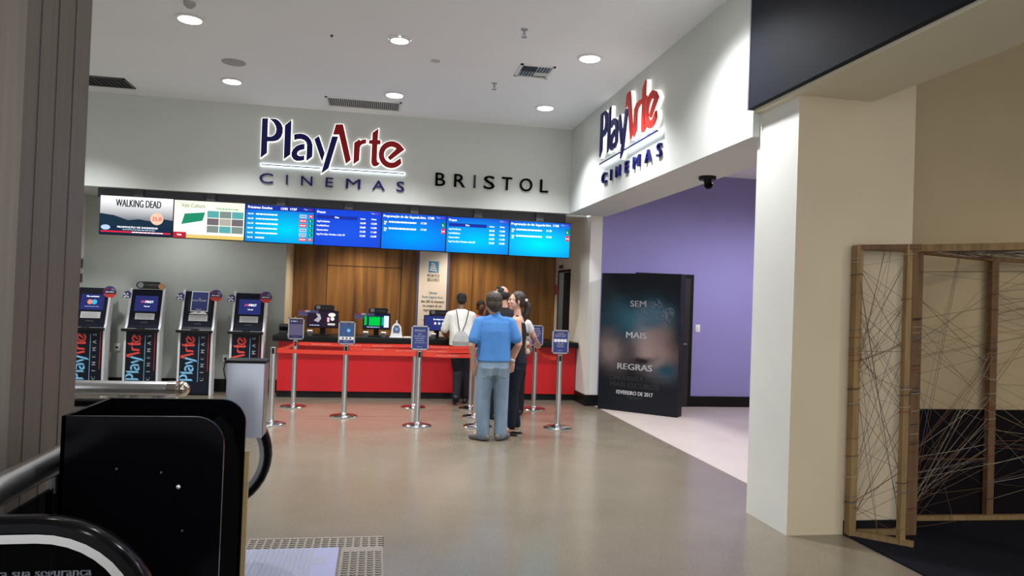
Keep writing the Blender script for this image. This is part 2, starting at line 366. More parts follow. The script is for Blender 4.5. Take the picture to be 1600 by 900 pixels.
LOGO = {
  'P':[(-0.009,0.655),(0.071,0.662),(0.072,0.401),(0.125,0.405),(0.158,0.424),(0.182,0.459),(0.191,0.506),(0.18,0.558),(0.151,0.608),(0.094,0.657),(0.178,0.661),(0.221,0.638),(0.256,0.597),(0.277,0.545),(0.278,0.473),(0.26,0.412),(0.222,0.366),(0.178,0.346),(0.128,0.338),(0.073,0.335),(0.075,0.169),(-0.008,0.095)],
  'l':[(0.392,0.661),(0.395,0.169),(0.308,0.097),(0.305,0.581)],
  'a':[(0.434,0.458),(0.478,0.472),(0.536,0.479),(0.588,0.47),(0.634,0.444),(0.674,0.396),(0.698,0.331),(0.7,0.238),(0.699,0.16),(0.619,0.092),(0.62,0.232),(0.619,0.325),(0.605,0.364),(0.578,0.389),(0.539,0.402),(0.488,0.398),(0.441,0.379)],
  'bowl':[(0.586,0.336),(0.529,0.324),(0.473,0.296),(0.43,0.248),(0.409,0.19),(0.414,0.14),(0.442,0.102),(0.487,0.084),(0.538,0.089),(0.589,0.103),(0.589,0.17),(0.542,0.155),(0.507,0.16),(0.487,0.183),(0.495,0.216),(0.526,0.241),(0.587,0.259)],
  'y':[(0.781,0.464),(0.871,0.223),(0.837,0.094),(0.716,0.413)],
  'Y':[(0.964,0.472),(1.05,0.474),(0.931,0.007),(0.834,-0.073)],
  'A':[(1.01,0.649),(1.113,0.657),(1.242,0.152),(1.172,0.087),(1.06,0.506),(0.976,0.5)],
  'r':[(1.278,0.404),(1.355,0.461),(1.362,0.437),(1.401,0.458),(1.447,0.468),(1.449,0.406),(1.41,0.396),(1.378,0.377),(1.363,0.343),(1.36,0.154),(1.279,0.09)],
  't':[(1.619,0.639),(1.614,0.469),(1.656,0.466),(1.655,0.407),(1.612,0.404),(1.611,0.185),(1.621,0.147),(1.659,0.131),(1.627,0.094),(1.581,0.077),(1.551,0.091),(1.533,0.125),(1.531,0.179),(1.533,0.404),(1.486,0.408),(1.49,0.457),(1.533,0.461),(1.533,0.565)],
  'e':[(2.005,0.355),(1.959,0.406),(1.933,0.431),(1.903,0.449),(1.87,0.461),(1.835,0.467),(1.8,0.465),(1.766,0.457),(1.733,0.442),(1.704,0.42),(1.679,0.394),(1.659,0.363),(1.644,0.329),(1.636,0.292),(1.634,0.255),(1.639,0.219),(1.65,0.184),(1.667,0.152),(1.689,0.124),(1.716,0.101),(1.747,0.084),(1.78,0.074),(1.815,0.07),(1.85,0.074),(1.884,0.084),(1.916,0.101),(1.944,0.123),(1.969,0.151),(1.953,0.225),(1.905,0.195),(1.886,0.176),(1.864,0.161),(1.84,0.153),(1.814,0.15),(1.789,0.154),(1.765,0.165),(1.745,0.18),(1.729,0.201),(1.717,0.225),(1.712,0.251),(1.712,0.279),(1.718,0.305),(1.729,0.33),(1.746,0.351),(1.767,0.368),(1.79,0.379),(1.815,0.384),(1.841,0.383),(1.865,0.375),(1.887,0.362),(1.764,0.225),(1.803,0.184)],
}
BLUE_KEYS = ('P', 'l', 'a', 'bowl', 'y', 'Y')
NAMES = {'bowl': 'a', 'Y': 'y'}
CIN = [('C',0.076,0.183,0.14), ('I',0.36,0.019,0.138), ('N',0.635,0.154,0.138), ('E',0.952,0.104,0.135), ('M',1.288,0.204,0.138), ('A',1.651,0.179,0.138), ('S',1.966,0.114,0.142)]
def grow(poly, d):
    n = len(poly); A = sum(poly[i][0]*poly[(i+1)%n][1]-poly[(i+1)%n][0]*poly[i][1] for i in range(n)); s = 1 if A > 0 else -1
    out = []
    for i in range(n):
        p0, p1, p2 = Vector(poly[i-1]), Vector(poly[i]), Vector(poly[(i+1)%n])
        a = (p1-p0).normalized(); b = (p2-p1).normalized()
        na = Vector((a.y, -a.x))*s; nb = Vector((b.y, -b.x))*s; q = (na+nb)
        q = q.normalized()*min(1.8, 1/max(0.3, q.length/2)) if q.length > 1e-4 else na
        out.append((p1.x+q.x*d, p1.y+q.y*d))
    return out
sign_blue = mat('sign_blue_face', (0.010,0.011,0.12), 0.4, spec=0.15)
sign_red = mat('sign_red_face', (0.34,0.010,0.012), 0.4, spec=0.15)
sign_red_bright = mat('sign_red_face_bright', (0.60,0.035,0.025), 0.4, spec=0.15)
halo = emis('sign_backlight', (1.0,0.99,0.93), 1.7)
glow_line = emis('sign_line_light', (0.80,0.92,1.0), 3.2)
def wall_sign(name, fr, label, red, depth, grow_by):
    t = tag(empty(name, fr.o), label, 'sign')
    F = Frame((0,0,0), fr.u, fr.v)
    for k, poly in LOGO.items():
        m = sign_blue if k in BLUE_KEYS else red
        o = MB().prism(poly, F, depth-0.022, depth, m).build('letter', t)
        h = MB().prism(grow(poly, grow_by), F, 0.002, depth-0.025, halo).build('backlight', o)
    l = MB()
    for a, b in ((0.002,0.815), (0.964,2.012)): l.prism([(a,-0.006),(b,-0.006),(b,0.008),(a,0.008)], F, depth-0.02, depth, sign_blue)
    o = l.build('underline', t)
    h = MB()
    for a, b in ((-0.01,0.83), (0.95,2.025)): h.prism([(a,-0.017),(b,-0.017),(b,0.019),(a,0.019)], F, 0.002, depth-0.022, glow_line)
    h.build('backlight', o)
    for ch, x, wd, hh in CIN:
        if ch == 'I': q = MB().prism([(x-0.0095,-0.26),(x+0.0095,-0.26),(x+0.0095,-0.122),(x-0.0095,-0.122)], F, 0.002, 0.032, sign_blue)
        else: q = MB().text(ch, F, x, -0.258, hh, sign_blue, w=wd, c=0.002, ext=0.03, bold=0)
        q.build('letter', t)
    return t
wall_sign('illuminated_wall_sign', FRONT(-1.68, YF, 3.39), 'backlit blue and red cinema letters on the bulkhead wall above the screens', sign_red, 0.045, 0.009)
wall_sign('illuminated_wall_sign', Frame((XB, 9.24, 3.405), (0,-1,0), (0,0,1)), 'backlit blue and red cinema letters standing off the beam wall at right', sign_red_bright, 0.07, 0.006)
t = tag(empty('wall_lettering', (-1.68, YF, 3.39)), 'black capital letters of the branch name beside the backlit sign', 'sign')
for ch, x, wd in [('B',2.547,0.142), ('R',2.835,0.162), ('I',3.06,0.028), ('S',3.28,0.158), ('T',3.55,0.152), ('O',3.844,0.193), ('L',4.125,0.123)]:
    q = MB(); F = FRONT(0,0,0)
    if ch == 'I': q.prism([(x-0.014,-0.14),(x+0.014,-0.14),(x+0.014,0.054),(x-0.014,0.054)], F, 0.002, 0.03, black_print)
    else: q.text(ch, F, x, -0.14, 0.194, black_print, w=wd, c=0.002, ext=0.028, bold=0.012)
    q.build('letter', t)

# ------------------------------------------------------------------ the seven hanging screens
W1 = emis('screen_white', (0.9,0.95,1.0), 1.5); W2 = emis('screen_dim_white', (0.55,0.75,1.0), 0.8)
DK = emis('screen_dark', (0.01,0.015,0.03), 1.0); RD = emis('screen_red', (0.85,0.02,0.06), 0.9); GR = emis('screen_green', (0.0,0.30,0.10), 0.8)
NV = emis('screen_navy', (0.015,0.035,0.36), 0.9); GREEN2 = emis('screen_bright_green', (0.0,0.60,0.06), 0.9)
SW, SH, SY = 0.94, 0.525, 11.03
def dashes(mb, fr, x, y, length, h, m, c, seed=0):
    """a run of small unreadable words"""
    rnd = random.Random(seed); p = x
    while p < x+length:
        l = rnd.uniform(0.015, 0.05); mb.rect(fr, p, y, min(p+l, x+length), y+h, m, c); p += l+0.008
def picture(i, t):
    F = FRONT(-SW/2, 0, -SH); g = MB(); e = 0.003   # local to the screen: x 0..SW, y 0..SH
    if i == 0:
        g.rect(F, 0, 0, SW, SH, screen_glow('poster_film_sky', (1.0,1.0,1.0), (0.008,0.02,0.045), 1.25, 0.5, 1.12, 0.85, 0.2))
        g.text('WALKING DEAD', F, 0.49, 0.385, 0.10, DK, w=0.58, c=e, bold=0.04)
        g.prism([(0,0.12),(0,0.28),(0.18,0.26),(0.36,0.2),(0.5,0.22),(0.64,0.2),(0.8,0.24),(0.94,0.22),(0.94,0.12)], F, e, e, emis('screen_hill', (0.012,0.03,0.055), 1))
        g.disc(F, 0.735, 0.235, 0.085, emis('screen_peach', (0.95,0.62,0.45), 0.9), e*2)
        g.text('25,0', F, 0.735, 0.21, 0.05, RD, w=0.12, c=e*3)
        g.text('PROMOÇÃO DE INGRESSOS', F, 0.49, 0.09, 0.024, W1, w=0.52, c=e*2)
        dashes(g, F, 0.30, 0.062, 0.42, 0.012, W2, e*2, 4); g.rect(F, 0.02, 0.025, 0.92, 0.045, RD, e*2)
        dashes(g, F, 0.42, 0.029, 0.4, 0.012, W1, e*3, 5); g.disc(F, 0.08, 0.09, 0.06, W2, e*2, ry=0.035)
    elif i == 1:
        g.rect(F, 0, 0, SW, SH, screen_glow('screen_cream', (1.0,0.97,0.90), (0.72,0.74,0.62), 1.05, 0.4, 0.4, 0.9))
        g.text('Vale Cultura', F, 0.25, 0.43, 0.055, emis('screen_olive', (0.28,0.36,0.16), 1), w=0.31, c=e)
        dashes(g, F, 0.56, 0.42, 0.3, 0.02, emis('screen_leaf', (0.30,0.55,0.30), 1), e, 3)
        g.prism([(0.10,0.19),(0.38,0.25),(0.41,0.37),(0.14,0.34)], F, e, e, emis('screen_card', (0.02,0.25,0.14), 1))
        for a in range(3):
            for b in range(3):
                x, y = 0.44+0.165*a, 0.09+0.105*b
                g.rect(F, x, y, x+0.155, y+0.095, [emis('screen_photo_a', (0.20,0.26,0.24), 1), emis('screen_photo_b', (0.42,0.40,0.34), 1), emis('screen_photo_c', (0.10,0.38,0.38), 1), emis('screen_photo_d', (0.16,0.14,0.16), 1)][(a*2+b*3) % 4], e)
        g.rect(F, 0, 0, SW, 0.05, emis('screen_gold', (0.75,0.55,0.16), 1), e); g.rect(F, 0, 0, 0.17, 0.08, emis('screen_dark_red', (0.45,0.02,0.04), 1), e*2); g.text('Vale', F, 0.08, 0.03, 0.025, W1, c=e*3)
    else:
        inn = [(0.0,0.62,0.86), (0.015,0.09,0.72), (0.0,0.34,0.95), (0.0,0.56,1.0), (0.0,0.80,1.0)][i-2]
        g.rect(F, 0, 0, SW, SH, screen_glow('screen_blue_glow_%d' % i, inn, (0.01,0.05,0.60), 1.0, 0.5 if i != 2 else 0.6, 0.36, 0.72, 0.7))
        if i == 2:
            g.rect(F, 0, 0.455, SW, SH, NV, e); g.text('Próximas Sessões', F, 0.03, 0.472, 0.036, W1, w=0.33, c=e*2, al='l'); g.text('13/02  17:07', F, 0.48, 0.472, 0.032, W1, c=e*2, al='l', w=0.22)
            for k in range(6):
                y = 0.385-0.067*k; g.text('Sala %02d' % (k+1), F, 0.03, y, 0.022, W1, w=0.075, c=e, al='l'); dashes(g, F, 0.14, y, 0.30 if k < 5 else 0.12, 0.018, W1, e, k)
                r = k in (1, 2, 5); g.rect(F, 0.74, y-0.015, 0.84, y+0.034, RD if r else W2, e); g.text('18:%d0' % (k % 6), F, 0.79, y, 0.02, W1 if r else NV, w=0.075, c=e*2)
                g.rect(F, 0.87, y-0.015, 0.925, y+0.034, RD if k in (0, 5) else GR, e); g.text('14' if k in (0, 5) else 'L', F, 0.897, y, 0.024, W1, c=e*2)
        elif i in (3, 5):
            g.text('Preços', F, 0.03, 0.465, 0.034, W1, w=0.115, c=e, al='l'); g.rect(F, 0.03, 0.385, 0.60, 0.435, NV, e); g.text('Dias', F, 0.31, 0.4, 0.024, W1, c=e*2)
            for x, s in ((0.68, 'Inteira'), (0.84, 'Meia')): g.text(s, F, x, 0.4, 0.022, W1, w=0.07, c=e*2)
            for k, (d, a, b) in enumerate([('Seg/Ter/Quinta', '26,00', '13,00'), ('Sex/Sáb/Dom', '28,00', '14,00'), ('Quarta-feira', '22,00', '11,00'), ('Seg./Ter./Qui. Feriados e Sala 3D', '32,00', '16,00')]):
                y = 0.335-0.062*k; g.text(d, F, 0.03, y, 0.024, W1, w=[0.18,0.17,0.16,0.40][k], c=e, al='l')
                for x, s in ((0.68, a), (0.84, b)): g.text(s, F, x, y, 0.026, W1, w=0.08, c=e)
        else:
            g.text('Programação do dia: Segunda-feira  17:08', F, 0.02, 0.465, 0.034, W1, w=0.74, c=e, al='l')
            for k in range(2):
                y = 0.385-0.095*k; g.text('Sala', F, 0.03, y, 0.024, W1, w=0.045, c=e, al='l'); g.text('0%d' % (k+1), F, 0.03, y-0.032, 0.024, W1, c=e, al='l'); dashes(g, F, 0.10, y, 0.40, 0.022, W1, e, 9+k); g.text('17:%d0' % (3+k), F, 0.61, y, 0.028, W1, c=e)
                g.rect(F, 0.875, y-0.035, 0.93, y+0.045, GR if k == 0 else RD, e); g.text('L' if k == 0 else '14', F, 0.902, y-0.015, 0.034, W1, c=e*2)
        g.text('Play', F, 0.80, 0.485, 0.02, W2, w=0.05, c=e*3, al='l'); g.text('Arte', F, 0.855, 0.485, 0.02, RD, w=0.05, c=e*3, al='l')
    for p_ in range(len(g.v)): g.v[p_] += Vector((0, -0.0385, 0))
    return g.build('display', t)
SLAB = ['hanging screen with a dark misty film poster, leftmost of the row', 'hanging screen with a cream advert and photo grid', 'hanging blue screen listing six sessions with red time boxes', 'darkest blue hanging price screen, directly right of the six session list', 'hanging blue programme screen with two rows, above the white banner', 'bright cyan hanging price screen, between the two programme screens', 'brightest cyan hanging programme screen, at the right end of the row']
for i in range(7):
    x = -3.31+0.955*i; z = 2.835-0.006*i
    t = tag(empty('hanging_screen', (x, SY, z)), SLAB[i], 'screen', 'menu screens hanging over the counter')
    MB().rbox(-SW/2-0.008, SW/2+0.008, -0.035, 0.035, -SH-0.01, 0.012, black_matte, 0.006).build('housing', t)
    b = MB().box(-0.06, 0.06, 0.0, 0.03, 0.012, ZF-z, dark_grey).box(-0.2, 0.2, 0.03, 0.05, -0.35, -0.1, dark_grey); b.build('mount', t)
    picture(i, t)

# ------------------------------------------------------------------ ceiling things
def grille(name, x0, x1, y0, y1, label, n, mid=False, fill=black_matte, frame=white_plastic, slat=alu):
    t = tag(empty(name, ((x0+x1)/2, (y0+y1)/2, ZC)), label, 'vent'); a, b = (x1-x0)/2, (y1-y0)/2; f = MB(); k = 0.03
    for q in ((-a, a, -b, -b+k), (-a, a, b-k, b), (-a, -a+k, -b, b), (a-k, a, -b, b)): f.box(*q, -0.014, 0, frame)
    f.build('frame', t); MB().box(-a+k, a-k, -b+k, b-k, -0.004, 0, fill).build('backing', t)
    s = MB(); step = (2*a-2*k)/n
    for i in range(n):
        x = -a+k+step*(i+0.5)
        if not mid: s.box(x-step*0.22, x+step*0.22, -b+k, b-k, -0.012, -0.005, slat)
        else:
            s.box(x-step*0.25, x+step*0.25, (0.01 if x < 0 else -b+k), (b-k if x < 0 else -0.01), -0.012, -0.005, slat)
            if x > 0: s.box(k*0.3, a-k, (x-step*.5)*0.8+0.02, (x-step*.5)*0.8+0.032, -0.012, -0.006, frame)
    s.build('louvre', t); return t
grille('linear_vent', -0.78, 0.24, 10.15, 10.63, 'long slotted air vent in the ceiling above the backlit sign', 34)
grille('air_vent', 1.49, 1.89, 8.05, 8.5, 'square four way air vent in the ceiling right of centre', 10, True)
grille('return_vent', -4.6, -3.26, 10.1, 10.57, 'dark return air vent in the ceiling beside the left column', 20, slat=black_matte, frame=dark_grey)
t = tag(empty('ceiling_speaker', (-1.73, 8.98, ZC)), 'round flat ceiling speaker cover between two left downlights', 'speaker')
MB().lathe([(0.001,-0.012),(0.12,-0.012),(0.135,-0.006),(0.137,0)], (0,0,0), mat('speaker_mesh', (0.42,0.42,0.42), 0.7, bump=0.4, bscale=300), 28).build('cover', t)
for x, y, l in ((1.32, 7.03, 'small ceiling sprinkler head, the nearer one above the air vent'), (1.32, 8.89, 'small ceiling sprinkler head, the farther one left of the air vent')):
    t = tag(empty('sprinkler', (x, y, ZC)), l, 'sprinkler')
    MB().lathe([(0.001,-0.008),(0.032,-0.008),(0.036,0)], (0,0,0), alu, 16).build('escutcheon', t)
    MB().tube([(0,0,-0.005),(0,0,-0.05)], 0.011, alu).tube([(0.014,0,-0.045),(0.014,0,-0.075)], 0.003, alu, 6).tube([(-0.014,0,-0.045),(-0.014,0,-0.075)], 0.003, alu, 6).build('body', t)
    MB().lathe([(0.001,-0.08),(0.028,-0.08),(0.028,-0.076),(0.001,-0.074)], (0,0,0), alu, 14).build('deflector', t)
t = tag(empty('smoke_detector', (-1.8, 7.22, ZC)), 'white smoke detector at the top edge near the left downlight', 'smoke detector')
MB().lathe([(0.001,-0.05),(0.03,-0.05),(0.035,-0.035),(0.05,-0.03),(0.055,0)], (0,0,0), grey_plastic, 20).build('housing', t)
tag(MB().lathe([(0.001,-0.02),(0.012,-0.02),(0.016,0)], (-0.55,7.73,ZC), dark_grey, 10).build('ceiling_sensor'), 'tiny dark sensor dot on the ceiling left of the bright square light', 'sensor')
tag(MB().lathe([(0.001,-0.008),(0.05,-0.008),(0.055,0)], (0.55,8.24,ZC), mat('off_white_cover', (0.52,0.52,0.52), 0.7), 16).build('ceiling_cover_plate'), 'pale blank round cover plate on the ceiling right of the bright square light', 'cover plate')
t = tag(empty('dome_camera', (3.33, 7.15, ZF)), 'small black security camera under the beam before the lavender wall', 'camera')
MB().lathe([(0.001,-0.035),(0.085,-0.035),(0.09,-0.02),(0.09,0)], (0,0,0), black_matte, 20).build('base', t)
MB().tube([(0,0,-0.03),(0.01,0.0,-0.075)], 0.04, black_matte, 12).ball((0.015,0,-0.085), 0.045, black_gloss).build('dome', t)
# ------------------------------------------------------------------ ticket counter
t = tag(empty('ticket_counter', (0.9, 11.9, 0)), 'long red ticket counter with black worktop and plinth below the walnut wall', 'counter')
def loc(o, t): o.location = -t.location; return o
loc(MB().box(-1.43, 3.222, 11.62, 12.3, 0.10, 0.86, red_panel).build('front_panel', t), t)
loc(MB().box(-1.43, 3.222, 11.64, 12.3, 0.0, 0.10, black_base).build('plinth', t), t)
loc(MB().rbox(-1.5, 3.222, 11.47, 12.34, 0.86, 0.945, black_matte, 0.006).build('worktop', t), t)
# ------------------------------------------------------------------ customer displays on the counter
def cdisplay(x, y, w, h, z, label, kind):
    t = tag(empty('customer_display', (x, y, 0.945)), label, 'screen'); z0 = z-0.945
    MB().rbox(-0.13, 0.13, -0.06, 0.14, 0.0, 0.015, black_matte, 0.005).build('foot', t)
    MB().box(-0.04, 0.04, 0.03, 0.06, 0.012, z0+0.1, black_matte).build('neck', t)
    MB().rbox(-w/2, w/2, -0.03, 0.03, z0, z0+h, black_matte, 0.008).build('housing', t)
    F = FRONT(-w/2+0.012, -0.031, z0+0.015); a, b = w-0.024, h-0.027; g = MB(); e = 0.002
    if kind == 0:
        g.rect(F, 0, 0, a, b, emis('display_plum', (0.022,0.014,0.03), 1)); g.prism([(0.09,0.1),(0.16,0.07),(0.2,0.13),(0.18,0.2),(0.12,0.21),(0.15,0.15)], F, e, e, emis('display_grey', (0.40,0.36,0.42), 1))
        g.disc(F, 0.36, 0.19, 0.055, emis('display_cream', (1,0.95,0.75), 1), e, ry=0.03); g.rect(F, 0.29, 0.08, 0.325, 0.15, emis('display_pink', (0.9,0.45,0.5), 1), e); g.disc(F, 0.37, 0.13, 0.028, W1, e); g.rect(F, 0.30, 0.03, 0.41, 0.06, emis('display_olive', (0.6,0.6,0.5), 1), e); dashes(g, F, 0.03, 0.02, 0.15, 0.012, W2, e, 3)
    elif kind == 1:
        g.rect(F, 0, 0, a, b, emis('display_navy', (0.01,0.018,0.05), 1)); g.rect(F, 0.01, 0.05, 0.045, 0.19, GREEN2, e)
        g.prism([(0.08,0.045),(0.25,0.045),(0.25,0.19),(0.235,0.17),(0.22,0.19),(0.2,0.17),(0.18,0.19),(0.16,0.17),(0.14,0.19),(0.115,0.17),(0.08,0.19)], F, e, e, GREEN2)
        g.rect(F, 0.275, 0.05, 0.305, 0.18, emis('display_sea', (0.0,0.42,0.25), 1), e); g.rect(F, 0.31, 0.02, 0.385, 0.2, emis('display_pale', (0.66,0.80,1.0), 1.1), e); dashes(g, F, 0.05, 0.015, 0.2, 0.012, W2, e, 6)
    else:
        g.rect(F, 0, 0, a, b, emis('display_blue', (0.025,0.035,0.16), 1)); g.text('Sua compra é aceita', F, a*0.58, b*0.72, 0.026, W1, w=0.19, c=e)
        for q, m in ((0.42, emis('display_rose', (0.95,0.6,0.68), 1)), (0.58, emis('display_sky', (0.45,0.7,1), 1)), (0.74, W1)): g.disc(F, a*q, b*0.48, 0.02, m, e)
    g.build('display', t)
    # topper card and side card stand on the housing
    q = MB(); F2 = FRONT(0, -0.01, z0+h)
    q.prism([(-0.13,0),(0.17,0),(0.17,0.07),(0.15,0.085),(-0.1,0.085),(-0.13,0.06)], F2, -0.02, 0.02, black_print)
    q.disc(F2, -0.07, 0.048, 0.034, grey_print, 0.022, ry=0.03); q.text('Os Indicados', F2, 0.06, 0.035, 0.02, grey_print, w=0.14, c=0.022)
    q.disc(F2, 0.185, 0.03, 0.022, mat('tan_print', (0.5,0.25,0.1), 0.6), 0.021); q.build('topper_card', t)
    if kind < 2:
        q = MB(); F3 = FRONT(-w/2-0.13, -0.036, z0+h-0.09); q.prism([(0,0),(0.14,0),(0.14,0.05),(0.30,0.05),(0.30,0.09),(0.02,0.09),(0,0.07)], F3, -0.003, 0.0, mat('violet_print', (0.16,0.15,0.36), 0.6)); q.rect(F3, 0.03, 0.062, 0.10, 0.086, red_print, 0.001); q.rect(F3, 0.10, 0.062, 0.17, 0.086, white_print, 0.001); q.build('side_card', t)
    return t
cdisplay(-0.80, 11.75, 0.47, 0.27, 1.06, 'counter display with dark plum picture and cream shapes, leftmost on the counter', 0)
cdisplay(0.02, 11.75, 0.42, 0.25, 1.06, 'counter display showing a green seat map', 1)
cdisplay(0.965, 11.75, 0.42, 0.25, 1.06, 'dark blue counter display with three small circles, below the white banner', 2)
def pinpad(x, y, label, n):
    t = tag(empty('card_terminal', (x, y, 0.945)), label, 'card reader')
    M = Matrix.Rotation(math.radians(-35), 4, 'X')
    MB().box(-0.03, 0.03, 0.0, 0.06, 0, 0.05, dark_grey).build('stand', t)
    MB().rbox(-0.04, 0.04, -0.055, 0.055, 0.05, 0.075, white_plastic, 0.008, M=M).build('body', t)
    k = MB()
    for a in range(3):
        for b in range(4): k.box(-0.028+0.02*a, -0.014+0.02*a, -0.045+0.015*b, -0.034+0.015*b, 0.075, 0.079, grey_plastic, M)
    k.build('keypad', t); MB().box(-0.028, 0.028, 0.018, 0.045, 0.075, 0.077, black_gloss, M).build('display', t)
pinpad(-0.97, 11.56, 'white card terminal under the plum coloured counter display', 0)
pinpad(-0.14, 11.56, 'white card terminal left under the green seat map display', 0)
pinpad(0.13, 11.56, 'white card terminal right under the green seat map display', 0)
pinpad(0.90, 11.56, 'white card terminal under the dark blue display with three circles', 0)
def tent(x, y, label):
    t = tag(empty('promo_stand', (x, y, 0.945)), label, 'promo stand'); F = FRONT(0, 0, 0)
    MB().prism([(-0.1,0),(0.1,0),(0.085,0.06),(0.07,0.17),(0.04,0.21),(0.012,0.225),(0.006,0.27),(-0.006,0.27),(-0.012,0.225),(-0.04,0.21),(-0.07,0.17),(-0.085,0.06)], F, -0.02, 0.02, white_print).build('card', t)
    MB().prism([(-0.05,0.07),(0.045,0.07),(0.055,0.13),(0.03,0.19),(-0.03,0.19),(-0.055,0.13)], F, 0.0202, 0.021, mat('slate_print', (0.12,0.14,0.24), 0.6)).disc(F, 0.0, 0.13, 0.02, sky_print, 0.022).build('print', t)
    MB().box(-0.11, 0.11, -0.05, 0.05, 0, 0.008, white_plastic).build('foot', t)
tent(-1.2, 11.68, 'white arch shaped promo stand at the left end of the counter')
tent(0.33, 11.68, 'white arch shaped promo stand right of the green seat map display')
tag(MB().rbox(-1.46, -1.3, 11.85, 12.05, 0.945, 1.1, dark_grey, 0.01).rbox(-1.45, -1.31, 11.845, 11.855, 1.0, 1.06, black_gloss, 0.003).build('receipt_printer'), 'dark grey receipt printer at the far left corner of the counter', 'printer')
tag(MB().rbox(0.44, 0.56, 11.6, 11.7, 0.945, 0.965, mat('paper', (0.85,0.8,0.7), 0.7), 0.003).build('leaflet_stack'), 'small stack of pale leaflets on the counter left of the white banner', 'leaflets')
tag(MB().rbox(0.60, 0.73, 11.6, 11.7, 0.945, 1.08, grey_plastic, 0.006).rbox(0.61, 0.72, 11.595, 11.605, 1.02, 1.07, dark_grey, 0.003).build('ticket_printer'), 'grey ticket printer on the counter behind the entrance post', 'printer')
q = MB(); Fk = Frame((3.04, 11.60, 0.953), Vector((0.95,0.3,0)), Vector((0,0.15,1)))
q.prism([(-0.06,0),(0.06,0),(0.08,0.17),(-0.08,0.17)], Fk, -0.06, 0, mat('promo_blue', (0.03,0.12,0.36), 0.5)); q.disc(Fk, 0.0, 0.08, 0.045, mat('promo_orange', (0.75,0.25,0.12), 0.5), 0.002); q.disc(Fk, 0.01, 0.125, 0.028, white_print, 0.003); q.rect(Fk, -0.06, 0.01, 0.06, 0.035, sky_print, 0.003)
tag(q.build('promo_box'), 'small blue and orange promo box at the right end of the counter', 'box')
# ------------------------------------------------------------------ white banner on the walnut wall
t = tag(empty('standing_banner', (0.975, 13.1, 0)), 'tall white insurance banner with blue edges in front of the walnut wall', 'banner')
F = FRONT(-0.285, 0, 0.05)
MB().rbox(-0.3, 0.3, -0.08, 0.08, 0, 0.06, alu, 0.01).build('base', t)
MB().prism([(0,0),(0.57,0),(0.57,2.36),(0,2.36)], F, -0.012, 0, mat('banner_edge', (0.10,0.11,0.22), 0.6)).build('backing', t)
q = MB(); e = 0.002; q.rect(F, 0.04, 0, 0.53, 2.36, cream_print, e); q.rect(F, 0.2, 1.98, 0.38, 2.18, mat('insurer_blue', (0.06,0.27,0.55), 0.5), e*2)
for k in range(4): q.prism([(0.215+0.01*k,2.02+0.038*k),(0.36-0.012*k,2.0+0.038*k),(0.345-0.012*k,2.022+0.038*k),(0.225+0.01*k,2.04+0.038*k)], F, e*3, e*3, white_print)
q.text('PORTO', F, 0.29, 1.895, 0.055, black_print, w=0.21, c=e*2); q.text('SEGURO', F, 0.29, 1.825, 0.052, black_print, w=0.21, c=e*2)
q.text('Clientes', F, 0.29, 1.60, 0.045, sky_print, w=0.15, c=e*2); q.text('Porto Seguro Auto', F, 0.29, 1.525, 0.045, sky_print, w=0.37, c=e*2)
for k, s in enumerate(('têm 20% de desconto', 'na compra de um', 'ingresso inteiro')): q.text(s, F, 0.29, 1.445-0.075*k, 0.045, black_print, w=[0.41,0.33,0.3][k], c=e*2)
dashes(q, F, 0.12, 1.13, 0.36, 0.012, grey_print, e*2, 2); dashes(q, F, 0.17, 1.1, 0.24, 0.012, grey_print, e*2, 3)
q.build('print', t); MB().rbox(-0.3, 0.3, -0.02, 0.02, 2.4, 2.43, alu, 0.005).build('top_rail', t)
t = tag(empty('exit_sign', (3.225, 12.78, 2.2)), 'small dark emergency unit on the wall above the staff door', 'emergency light')
MB().rbox(-0.02, 0.012, -0.1, 0.1, -0.01, 0.05, dark_grey, 0.006).build('housing', t); MB().box(-0.026, -0.02, -0.05, 0.0, 0.05, 0.1, white_plastic).build('lamp_head', t)
t = tag(MB().rbox(3.21, 3.238, 13.08, 13.16, 1.72, 1.9, red_print, 0.004).build('red_wall_sign'), 'narrow red notice on the cream edge beside the staff door', 'sign')

